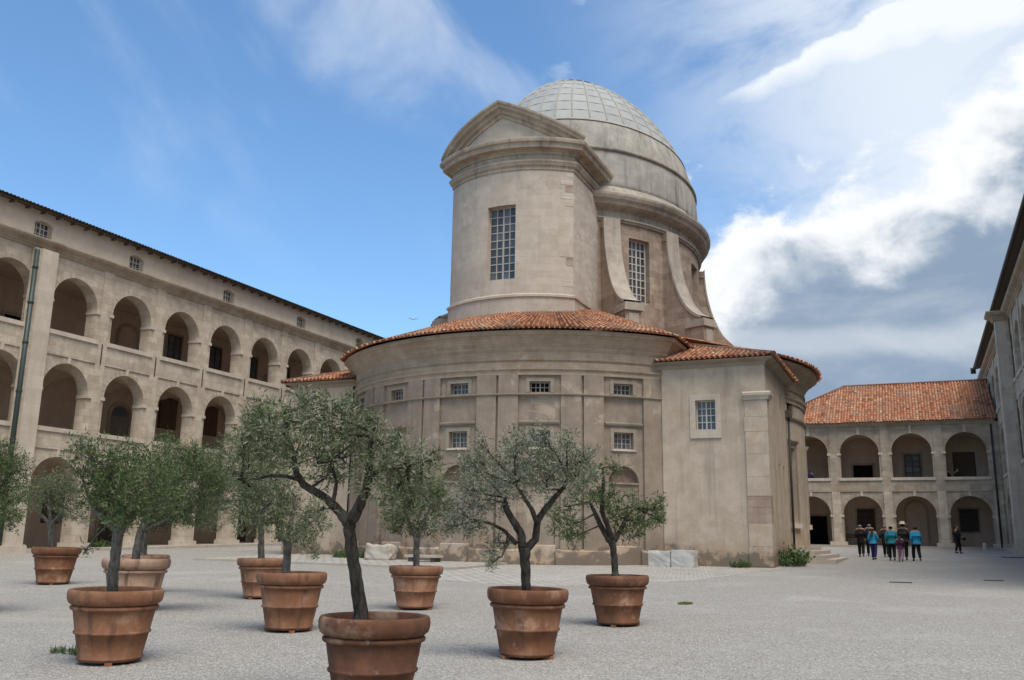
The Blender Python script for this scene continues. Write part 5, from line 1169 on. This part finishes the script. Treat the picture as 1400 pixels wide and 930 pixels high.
TREES = [
 # pot centre, scale, paleness, pot label | tree: label, trunk base px.., limbs, blobs, leaf material, bark
 dict(c=(-4.63, 7.53), s=0.97, pale=0.0, pl='large dark brown terracotta pot with broad rolled rim, under the thickest trunk', tl='large grey green olive with thick dark forked trunk and pruning scars', dep=8.42, bark='bark', leaf='olive_leaf',
      trunk=[(493, 838, 10), (488, 800, 8.8), (482, 760, 8), (478, 728, 8.2), (477, 712, 9)],
      limbs=[[(477, 714, 9), (462, 697, 6.5), (447, 682, 5.8), (432, 673, 5.4), (415, 663, 5), (406, 648, 4.6), (401, 625, 4), (392, 592, 3), (388, 565, 1.6)], [(480, 712, 9), (492, 690, 7.5), (501, 668, 6), (505, 645, 5.5), (504, 620, 4), (510, 590, 2)], [(409, 656, 2.8), (390, 651, 2.4), (368, 651, 2.1), (345, 656, 1.8), (325, 656, 1.2)], [(455, 690, 3.2), (460, 660, 2.4), (452, 630, 1.6)], [(503, 650, 3.4), (530, 640, 2.6), (556, 640, 1.6)]],
      blobs=[(425, 570, 40, 28), (392, 575, 32, 30), (455, 585, 40, 32), (492, 602, 38, 32), (524, 612, 36, 30), (552, 632, 32, 30), (430, 612, 36, 28), (470, 628, 34, 26), (508, 652, 30, 34), (543, 668, 26, 26), (402, 620, 28, 26), (368, 600, 30, 36), (446, 652, 26, 20), (348, 630, 28, 26), (580, 650, 24, 22), (458, 556, 30, 20), (436, 698, 12, 16), (355, 565, 26, 28), (332, 600, 22, 26), (595, 628, 18, 18), (420, 548, 24, 12), (502, 575, 24, 16), (565, 690, 18, 16), (330, 655, 18, 14)], lai=2.6, leaf_len=0.062, leaf_w=0.0130),
 dict(c=(-8.82, 8.50), s=1.02, pale=0.1, pl='orange terracotta pot on low feet with a twig lying beside it', tl='dense dark green olive with smooth grey trunk in front of the paler pot', dep=10.92, bark='bark_pale', leaf='green_leaf',
      trunk=[(153, 810, 7.6), (155, 785, 7), (158, 760, 6.8), (161, 735, 7.2), (163, 722, 8)],
      limbs=[[(162, 728, 6), (145, 712, 4.5), (132, 700, 3.8), (124, 686, 3), (119, 674, 2)], [(164, 724, 6), (166, 695, 4.5), (160, 670, 3)], [(165, 726, 6), (180, 705, 4.5), (196, 690, 3.5), (212, 676, 2.2)]],
      blobs=[(140, 642, 36, 28), (172, 640, 40, 30), (120, 630, 26, 26), (200, 655, 38, 34), (160, 672, 40, 30), (190, 690, 36, 26), (222, 678, 28, 30), (135, 672, 26, 26), (105, 612, 14, 16), (150, 615, 26, 16), (205, 622, 26, 20), (175, 708, 34, 18), (117, 752, 5, 10)], lai=2.8, leaf_len=0.056, leaf_w=0.0145),
 dict(c=(-4.61, 11.11), s=0.985, pale=0.0, pl='reddish terracotta pot under the silvery spreading olive', tl='silvery spreading olive with dark stout trunk and one drooping branch', dep=11.62, bark='bark', leaf='silver_leaf',
      trunk=[(720, 814, 7), (719, 790, 6.6), (718, 765, 7), (717, 748, 9)],
      limbs=[[(715, 750, 6), (712, 730, 5.4), (703, 714, 5), (693, 698, 4.4), (690, 680, 2.4)], [(720, 750, 5.8), (732, 738, 5), (735, 712, 4.8), (744, 698, 4.4), (757, 682, 3.8), (771, 666, 3), (776, 650, 1.6)], [(706, 744, 3.5), (690, 726, 2.4), (672, 716, 1.9), (655, 712, 1.2)], [(735, 715, 4), (726, 695, 3.4), (716, 680, 2.6), (705, 662, 1.6)]],
      blobs=[(690, 638, 38, 26), (725, 622, 40, 28), (762, 634, 36, 30), (790, 650, 28, 30), (705, 660, 34, 24), (745, 650, 34, 26), (660, 632, 26, 20), (640, 665, 26, 22), (668, 682, 34, 24), (630, 702, 28, 26), (650, 720, 26, 14), (738, 596, 16, 20), (706, 602, 22, 18), (776, 602, 14, 20), (680, 742, 16, 16), (672, 768, 10, 14), (645, 640, 22, 24), (800, 625, 18, 16), (655, 605, 10, 20), (610, 718, 18, 14)], lai=2.7, leaf_len=0.058, leaf_w=0.0125),
 dict(c=(-4.67, 15.18), s=1.0, pale=0.0, pl='deep red terracotta pot standing in front of the cobbled paving', tl='open bright green olive with slender pale branches beside the blind niche', dep=15.3, bark='bark', leaf='green_leaf',
      trunk=[(841, 784, 5), (840, 765, 4.6), (838, 748, 4.6), (836, 738, 5.4)],
      limbs=[[(834, 740, 4.5), (826, 728, 3.8), (819, 715, 3.4), (812, 698, 2.8), (806, 686, 1.8)], [(837, 738, 4.2), (830, 718, 3.4), (823, 700, 3.2), (823, 680, 2.6), (825, 660, 2.2), (824, 640, 1.6)], [(840, 740, 3.6), (850, 722, 3), (858, 705, 2.4), (868, 694, 1.4)]],
      blobs=[(775, 718, 26, 20), (765, 694, 22, 18), (785, 735, 18, 12), (800, 676, 26, 16), (840, 640, 18, 10), (855, 692, 32, 20), (880, 702, 28, 20), (898, 690, 16, 14), (855, 728, 24, 10), (832, 680, 22, 18), (870, 718, 26, 14), (802, 645, 22, 16), (845, 705, 20, 14), (905, 712, 10, 12)], lai=2.6, leaf_len=0.062, leaf_w=0.018),
 dict(c=(-8.92, 12.03), s=1.02, pale=0.1, pl='terracotta pot with dark vertical water stains', tl='olive with slim straight trunk rising from the water stained pot', dep=14.13, bark='bark_pale', leaf='olive_leaf',
      trunk=[(391, 786, 6), (392, 765, 5.5), (393, 745, 5.5), (391, 735, 5.5)],
      limbs=[[(391, 738, 4), (378, 715, 3), (365, 695, 2)], [(392, 736, 4), (400, 705, 3), (405, 680, 2)], [(393, 740, 3), (412, 722, 2.2), (428, 712, 1.4)]],
      blobs=[(365, 690, 38, 30), (402, 700, 36, 28), (430, 712, 26, 22), (380, 660, 36, 28), (345, 712, 30, 22), (415, 738, 24, 12), (350, 670, 26, 26), (395, 728, 26, 14), (428, 755, 8, 10)], lai=2.7, leaf_len=0.058, leaf_w=0.014),
 dict(c=(-9.00, 16.06), s=1.0, pale=0.15, pl='light orange terracotta pot in front of the boulder', tl='small round green olive in front of the boulder', dep=17.79, bark='bark_pale', leaf='green_leaf',
      trunk=[(569, 771, 4.6), (569, 755, 4.4), (570, 742, 4.4), (570, 735, 4.4)],
      limbs=[[(569, 738, 3), (560, 715, 2.4), (552, 695, 1.6)], [(570, 738, 3), (580, 712, 2.4), (590, 690, 1.6)]],
      blobs=[(570, 672, 34, 22), (598, 664, 24, 18), (545, 690, 28, 24), (585, 695, 32, 24), (558, 718, 28, 16), (606, 688, 20, 22), (578, 726, 22, 10), (536, 712, 18, 14)], lai=2.5, leaf_len=0.06, leaf_w=0.017),
 dict(c=(-13.09, 16.57), s=1.0, pale=0.25, pl='pinkish terracotta pot half hidden behind the water stained pot', tl='tall pale olive behind the tree with the water stained pot', dep=19.86, bark='bark_pale', leaf='olive_leaf',
      trunk=[(357, 760, 4.6), (357, 745, 4.2), (357, 730, 4), (356, 718, 4)],
      limbs=[[(356, 722, 3), (345, 690, 2.4), (335, 655, 1.6)], [(357, 720, 3), (360, 680, 2.4), (358, 630, 1.6)]],
      blobs=[(330, 640, 34, 30), (352, 598, 30, 34), (312, 672, 30, 28), (360, 655, 34, 34), (378, 610, 26, 30), (300, 640, 22, 26), (335, 690, 30, 24), (345, 568, 18, 20), (318, 610, 22, 22), (290, 690, 18, 24), (370, 700, 24, 18)], lai=2.0, leaf_len=0.06, leaf_w=0.016, seed=11),
 dict(c=(-20.34, 17.48), s=1.12, pale=0.0, pl='wide brown terracotta pot standing nearest the drainpipe', tl='small olive with pale forked branches standing nearest the drainpipe', dep=23.53, bark='bark_pale', leaf='olive_leaf',
      trunk=[(70, 748, 4), (70, 735, 3.8), (69, 722, 3.8), (69, 714, 4)],
      limbs=[[(68, 716, 2.8), (58, 706, 2.2), (50, 698, 1.9), (42, 694, 1.2)], [(69, 715, 2.6), (68, 700, 2.2), (67, 682, 1.6)], [(70, 716, 2.6), (80, 706, 2), (88, 694, 1.4)]],
      blobs=[(68, 668, 30, 20), (46, 672, 22, 18), (95, 682, 24, 22), (80, 656, 26, 16), (108, 694, 20, 18), (60, 690, 24, 10), (88, 706, 18, 10), (100, 664, 18, 16), (118, 712, 10, 12)], lai=1.9, leaf_len=0.06, leaf_w=0.017),
 dict(c=(-13.27, 13.19), s=1.14, pale=0.85, pl='pale buff terracotta pot with thick rim behind the orange pot', tl='dark green bushy olive growing from the pale buff pot', dep=16.89, bark='bark_pale', leaf='green_leaf',
      trunk=[(185, 770, 6), (187, 752, 5.5), (190, 735, 5), (193, 722, 5)],
      limbs=[[(193, 726, 4), (210, 705, 3), (228, 682, 2)], [(192, 724, 4), (215, 690, 3), (240, 655, 2)], [(194, 726, 3.4), (225, 712, 2.4), (250, 700, 1.4)]],
      blobs=[(238, 640, 34, 30), (262, 660, 30, 30), (280, 632, 26, 26), (232, 690, 36, 24), (256, 700, 28, 20), (230, 602, 12, 14), (248, 618, 24, 18), (285, 670, 24, 30), (215, 665, 26, 26), (215, 715, 24, 12), (268, 622, 22, 18), (300, 655, 20, 26)], lai=2.7, leaf_len=0.058, leaf_w=0.015),
 dict(c=(-16.34, 16.51), s=1.0, pale=0.45, pl='terracotta pot mostly hidden behind the pale buff pot', tl='grey green olive mostly hidden behind the bushy tree in the pale buff pot', dep=21.08, bark='bark_pale', leaf='olive_leaf',
      trunk=[(197, 755, 4), (197, 740, 3.8), (198, 725, 3.6)],
      limbs=[[(198, 728, 3), (205, 700, 2.2), (215, 670, 1.4)]],
      blobs=[(200, 690, 30, 24), (225, 672, 30, 26), (250, 690, 28, 24), (275, 700, 26, 22), (215, 650, 26, 20), (290, 712, 18, 16)], lai=1.8, leaf_len=0.06, leaf_w=0.017),
]
# one more tree stands just outside the frame on the left; only its crown reaches into the picture
p11 = on_ground(-62, 838)
TREES.append(dict(c=(p11.x, p11.y), s=1.02, pale=0.1, pl='terracotta pot beyond the pale buff pot towards the drainpipe side', tl='dark green olive whose crown overlaps the drainpipe', dep=(Vector((p11.x, p11.y, p11.z+0.8))-CAM_POS).dot(AF), bark='bark_pale', leaf='green_leaf',
      trunk=[(-62, 775, 6), (-62, 750, 5.5), (-60, 728, 5.5)], limbs=[[(-60, 730, 4), (-45, 700, 3), (-25, 675, 2)], [(-60, 730, 4), (-70, 695, 3), (-80, 660, 2)]],
      blobs=[(-50, 640, 44, 36), (-12, 648, 34, 38), (12, 655, 24, 38), (-25, 690, 40, 30), (8, 700, 24, 30), (-90, 670, 40, 40), (0, 620, 26, 18), (26, 640, 14, 22), (-60, 690, 40, 26), (22, 690, 14, 26), (-20, 612, 26, 16)], lai=2.7, leaf_len=0.058, leaf_w=0.015, seed=17))
for i, d in enumerate(TREES):
    pot(d['c'], d['s'], d['pale'], d['pl'], 0.7*i, (0.0, 0.01, 0.012, -0.008)[i % 4], (0.75, 0.1, 0.4, 0.55, 0.15, 0.0, 0.0, 0.3, 0.0, 0.0, 0.2)[i])
    base = (d['c'][0], d['c'][1], gz(d['c'][1])+0.69*d['s'])
    q0 = at_depth(d['trunk'][0][0], d['trunk'][0][1], d['dep'])
    off = Vector((q0.x-d['c'][0], q0.y-d['c'][1], 0)); off = off if off.length < 0.3 else off*(0.3/off.length)
    base = (d['c'][0]+off.x, d['c'][1]+off.y, base[2])
    olive(d['tl'], d['dep'], base, d['trunk'], d['limbs'], d['blobs'], d['leaf'], d['bark'], d.get('leaf_len', 0.05), d.get('leaf_w', 0.0125), d['lai'], d.get('seed', i+1))

# fallen leaves and dark bits on the gravel, mostly round the pots
lv = Leaves(77); r = random.Random(77)
for d in TREES:
    for _ in range(55):
        a = r.random()*6.283; q = 0.42+abs(r.gauss(0, 0.75)); x, y = d['c'][0]+q*math.cos(a), d['c'][1]+q*math.sin(a)
        t_ = r.random()*6.283; dd = (math.cos(t_), math.sin(t_), r.uniform(-0.05, 0.15)); lv.leaf((x, y, gz(y)+0.006), dd, (-math.sin(t_), math.cos(t_), r.uniform(-0.3, 0.3)), r.uniform(0.03, 0.06), r.uniform(0.010, 0.018), r.random())
for _ in range(260):
    y = r.uniform(6, 27); x = r.uniform(-y*0.9, y*0.14); t_ = r.random()*6.283; lv.leaf((x, y, gz(y)+0.006), (math.cos(t_), math.sin(t_), 0.08), (-math.sin(t_), math.cos(t_), 0.1), r.uniform(0.025, 0.055), 0.014, r.random())
mat_leaf('dead_leaf', (0.045, 0.032, 0.020), (0.15, 0.12, 0.06), (0.16, 0.14, 0.09))
tag(obj('fallen_leaves', lv.mesh('fallen_leaves'), 'dead_leaf'), 'small dry leaves scattered on the gravel around the pots', 'leaves', kind='stuff')

# weeds, shrub and twig
def weeds(name, label, cat, c, rad, h, n, ln, wd, seed, mat='weed_leaf'):
    t = thing(name, label, cat, c); r = random.Random(seed); lv = Leaves(seed); b = MB()
    for _ in range(n):
        a = r.random()*6.283; q = math.sqrt(r.random()); x, y = c[0]+rad[0]*q*math.cos(a), c[1]+rad[1]*q*math.sin(a); z = gz(y)
        d = Vector((math.cos(a)*q*0.6+r.gauss(0, 0.25), math.sin(a)*q*0.6+r.gauss(0, 0.25), 1)).normalized(); L = h*r.uniform(0.45, 1.0)*(1.15-0.5*q)
        b.tube([(x, y, z-0.02), tuple(Vector((x, y, z))+d*L)], [0.006, 0.002], 4); lv.twig((x, y, z), tuple(d), L, ln, wd, 10, r.uniform(0.2, 0.8))
    obj('stems', b.mesh('stems'), mat, t); obj('leaves', lv.mesh('leaves'), mat, t)
weeds('weed_clump', 'low green weed clump at the foot of the chapel corner wall', 'weed', (-6.45, 37.05, gz(37.05)), (0.34, 0.16), 0.34, 40, 0.10, 0.05, 3)
weeds('weed_bush', 'tall leafy weeds between the chapel corner and the stone steps', 'weed', (-4.85, 39.9, gz(39.9)), (0.42, 0.9), 1.05, 90, 0.15, 0.075, 4)
weeds('weed_clump', 'green weeds beside the boulder under the curved wall', 'weed', (-22.9, 34.9, gz(34.9)+0.07), (0.75, 0.35), 0.62, 80, 0.13, 0.06, 5)
weeds('moss_patch', 'small yellow green moss patch in the cobbled paving', 'moss', (-4.62, 19.78, gz(19.78)), (0.15, 0.20), 0.035, 90, 0.03, 0.018, 6, 'moss_leaf')
weeds('fallen_twig', 'fallen leafy twig lying beside the orange pot', 'twig', (-9.75, 8.75, gz(8.75)), (0.30, 0.07), 0.07, 34, 0.07, 0.015, 8)
weeds('hedge_plant', 'dark leafy plants inside the ground arcade beyond the pot nearest the drainpipe', 'plant', (-40.8, 37.2, gz(37.2)+0.15), (0.7, 1.3), 0.75, 110, 0.16, 0.08, 9)

# ------------------------------------------------------------------ people
dg = None
def skin(name, V, E, mat, parent, mw, sub=1, root=0):
    """V: (x, y, z, r)"""
    me = bpy.data.meshes.new(name); me.from_pydata([v[:3] for v in V], E, []); o = bpy.data.objects.new(name+'_tmp', me); col.objects.link(o)
    o.modifiers.new('skin', 'SKIN'); sv = me.skin_vertices[0].data
    for i, v in enumerate(V): sv[i].radius = (v[3], v[3] if len(v) < 5 else v[4]); sv[i].use_root = (i == root)
    ss = o.modifiers.new('ss', 'SUBSURF'); ss.levels = sub; ss.render_levels = sub
    d = bpy.context.evaluated_depsgraph_get(); ev = o.evaluated_get(d); nm = bpy.data.meshes.new_from_object(ev); nm.name = name
    bpy.data.objects.remove(o); bpy.data.meshes.remove(me)
    nm.materials.clear(); nm.shade_smooth(); return obj(name, nm, mat, parent, mw)
def person(label, x, y, H, face, top, legs, hair, stride=0.16, hat=None, longhair=False, coat=False, bag=None, floor=None, bulk=1.0, arm=0.1, group='people walking across the courtyard', skirt=None):
    """face = heading, 0 looks along +Y"""
    z = gz(y) if floor is None else floor; s = H/1.72
    t = thing('person', label, 'person', (x, y, z), group, rz=-face)
    M = WM[t] @ Matrix.Scale(s, 4)
    st = stride
    J = dict(pel=(0, 0, .93), sp=(0, .01, 1.15), ch=(0, .0, 1.36), nk=(0, -.01, 1.50), hd=(0, .015, 1.60), tp=(0, .01, 1.685))
    hipL, hipR = (-.095, 0, .90), (.095, 0, .90)
    kL, kR = (-.10, st*.75+.03, .50), (.10, -st*.25+.03, .48); aL, aR = (-.10, st*.95, .085), (.10, -st*1.1, .12 if st > .05 else .085)
    shL, shR = (-.175*bulk, -.01, 1.425), (.175*bulk, -.01, 1.425); eL, eR = (-.235*bulk, -.06-arm*.3, 1.15), (.235*bulk, -.02+arm*.3, 1.15)
    wL, wR = (-.235*bulk, .04-arm*.6, .93), (.235*bulk, .06+arm*.9, .93)
    if bag: wR = (.12, .30, 1.02); eR = (.25, .05, 1.14); wL = (-.10, .30, 1.02); eL = (-.25, .05, 1.14)
    V = [(*J['pel'], .13), (*J['sp'], .115), (*J['ch'], .13), (*J['nk'], .055), (*J['hd'], .10, .112), (*J['tp'], .075)]; E = [(0, 1), (1, 2), (2, 3), (3, 4), (4, 5)]
    V.append((0, .108, 1.585, .014)); E.append((4, 6))                      # nose
    def chain(start, pts):
        p = start
        for q in pts: V.append(q); E.append((p, len(V)-1)); p = len(V)-1
        return p
    for hp, kn, an in ((hipL, kL, aL), (hipR, kR, aR)):
        chain(0, [(*hp, .095), (*kn, .058), (*an, .04), (an[0]*1.1, an[1]+.14, max(.03, an[2]-.055), .032)])
    for sd_, sh, el, wr in ((-1, shL, eL, wL), (1, shR, eR, wR)):
        w = chain(2, [(*sh, .062), (*el, .043), (*wr, .028)])
        d = (Vector(wr)-Vector(el)).normalized(); pl = Vector(wr)+d*.07; p = chain(w, [(*pl, .026)])
        for k in range(4):
            f0 = pl+d*.035+Vector((0, (k-1.5)*.018, 0)); f1 = f0+d*(.035, .042, .038, .028)[k]+Vector((-sd_*.018, 0, 0)); chain(p, [(*f0, .0085), (*f1, .0075)])
        th = Vector(wr)+d*.035+Vector((0, .032, 0)); chain(w, [(*th, .009), (*(th+d*.035), .008)])
    skin('body', V, E, 'skin', t, M)
    # trousers
    V = [(0, 0, .98, .135 if not coat else .14)]; E = []
    for hp, kn, an in ((hipL, kL, aL), (hipR, kR, aR)):
        n = len(V); V += [(hp[0], hp[1], .84, .12), (*kn, .092), (an[0], an[1], an[2]+.02, .075)]; E += [(0, n), (n, n+1), (n+1, n+2)]
    skin('trousers', V, E, legs, t, M)
    # jacket
    hem = .62 if coat else .86
    V = [(0, .0, 1.02, .185*bulk), (0, 0, 1.20, .175*bulk), (0, 0, 1.36, .165*bulk), (0, 0, 1.465, .075), (0, 0, hem, .195*bulk)]; E = [(0, 1), (1, 2), (2, 3), (0, 4)]
    for sh, el, wr in ((shL, eL, wL), (shR, eR, wR)):
        n = len(V); V += [(sh[0]*.9, sh[1], sh[2]-.03, .082), (*el, .070), (wr[0], wr[1], wr[2]+.02, .055)]; E += [(2, n), (n, n+1), (n+1, n+2)]
    skin('jacket', V, E, top, t, M)
    for an in (aL, aR): skin('shoe', [(an[0], an[1]-.05, max(.045, an[2]-.04), .05), (an[0]*1.05, an[1]+.07, max(.04, an[2]-.05), .045), (an[0]*1.1, an[1]+.16, max(.03, an[2]-.06), .032)], [(0, 1), (1, 2)], 'shoe', t, M)
    for sx in (-.032, .032):
        b = MB(); b.lathe([(.002, -.009), (.008, -.005), (.009, 0), (.008, .005), (.002, .009)], 8); obj('eye', b.mesh('eye', True), 'hair_black', t, M @ Matrix.Translation((sx, .098, 1.605)))
    Hh = [(0, -.012, 1.645, .115), (0, -.035, 1.59, .105), (0, -.03, 1.53, .08)]; Eh = [(0, 1), (1, 2)]
    if longhair: Hh += [(0, -.10, 1.42, .085), (0, -.15, 1.28, .075), (0, -.155, 1.18, .05)]; Eh += [(2, 3), (3, 4), (4, 5)]
    skin('hair', Hh, Eh, hair, t, M)
    if hat:
        b = MB(); b.lathe([(.10, 1.66), (.205, 1.655), (.212, 1.668), (.115, 1.685), (.11, 1.75), (.09, 1.785), (.01, 1.79)], 24); obj('hat', b.mesh('hat', True), hat, t, M)
    if bag:
        V = [(.03, .38, 1.02, .12), (.03, .42, .90, .14), (.03, .40, .80, .10)]; skin('bag', V, [(0, 1), (1, 2)], bag, t, M)
    return t
def pl(px, py, Y):
    d = ray(px, py); k = Y/d.y; return (d.x*k, Y)
W = math.pi*0
x, y = pl(1178, 757, 53.5); person('person in long black coat at the edge of the walking group', x, y, 1.74, 0.05, 'cloth_black', 'cloth_black', 'hair_grey', 0.14, coat=True)
x, y = pl(1190.5, 757, 55.0); person('person in dark jacket partly hidden behind the long haired girl', x, y, 1.78, -0.1, 'cloth_dark', 'cloth_black', 'hair_grey', 0.16)
x, y = pl(1195.5, 765, 49.5); person('girl with long brown hair, bright blue jacket and navy trousers', x, y, 1.58, 0.3, 'cloth_blue', 'cloth_navy', 'hair_brown', 0.12, longhair=True, bulk=0.92)
x, y = pl(1212, 758, 54.0); person('grey haired person in dark coat beside the teal jacket', x, y, 1.72, 0.1, 'cloth_dark', 'cloth_black', 'hair_grey', 0.18, coat=True)
x, y = pl(1220.5, 766, 48.8); person('person in teal jacket and black trousers seen from behind', x, y, 1.68, 0.0, 'cloth_teal', 'cloth_black', 'hair_black', 0.10, bulk=1.08)
x, y = pl(1237, 766, 49.2); person('person in straw hat and dark jacket behind a small child', x, y, 1.80, 0.05, 'cloth_dark', 'cloth_black', 'hair_black', 0.12, hat='straw')
x, y = pl(1232, 768, 47.6); person('small child in purple jacket and pink leggings', x, y, 1.22, 0.1, 'cloth_purple', 'cloth_pink', 'hair_brown', 0.14, longhair=True)
x, y = pl(1254, 766, 49.0); person('person in bright sky blue hooded jacket and black trousers', x, y, 1.66, -0.25, 'cloth_blue', 'cloth_black', 'hair_black', 0.22, bulk=1.1, arm=0.2)
x, y = pl(1310, 753, 64.5); person('lone person in black carrying a dark bag before the last arch', x, y, 1.70, 1.9, 'cloth_black', 'cloth_black', 'hair_black', 0.10, bag='cloth_black')
for px_, lab, top in ((1108, 'person in navy jacket at the upper gallery parapet by the chapel', 'cloth_navy'), (1294, 'dark figure at the upper gallery parapet, nearer the pier', 'cloth_black'), (1308, 'dark figure at the upper gallery parapet, nearer the shuttered window', 'cloth_dark')):
    x, y = pl(px_, 640, 78.15); person(lab, x, y, 1.72, 0.6 if px_ != 1308 else 2.4, top, 'cloth_black', 'hair_black', 0.0, floor=5.72, group='people in the upper gallery')

# a gull over the roofs
gp = at_depth(564.5, 437, 120); gl_ = thing('gull', 'small gull gliding in the blue sky beside the tower', 'bird', gp, rz=0.6)
M = WM[gl_]; b = MB(); b.lathe([(0.005, -0.3), (0.08, -0.12), (0.09, 0.05), (0.05, 0.2), (0.005, 0.32)], 10); obj('body', b.mesh('body', True), 'gull', gl_, M @ Matrix.Rotation(R_(90), 4, 'X'))
for sx in (-1, 1):
    b = MB(); pts = [(0.06, 0.10, 0.02), (0.06, -0.10, 0.02), (0.40*1, -0.06, 0.20), (0.85, -0.16, 0.12), (0.45, 0.10, 0.21)]; pts = [(x*sx, y, z) for x, y, z in pts]; b.poly(pts); b.poly([(x, y, z-0.02) for x, y, z in reversed(pts)])
    for i in range(5): j = (i+1) % 5; b.quad(pts[i], pts[j], (pts[j][0], pts[j][1], pts[j][2]-0.02), (pts[i][0], pts[i][1], pts[i][2]-0.02))
    obj('wing', b.mesh('wing'), 'gull', gl_, M)
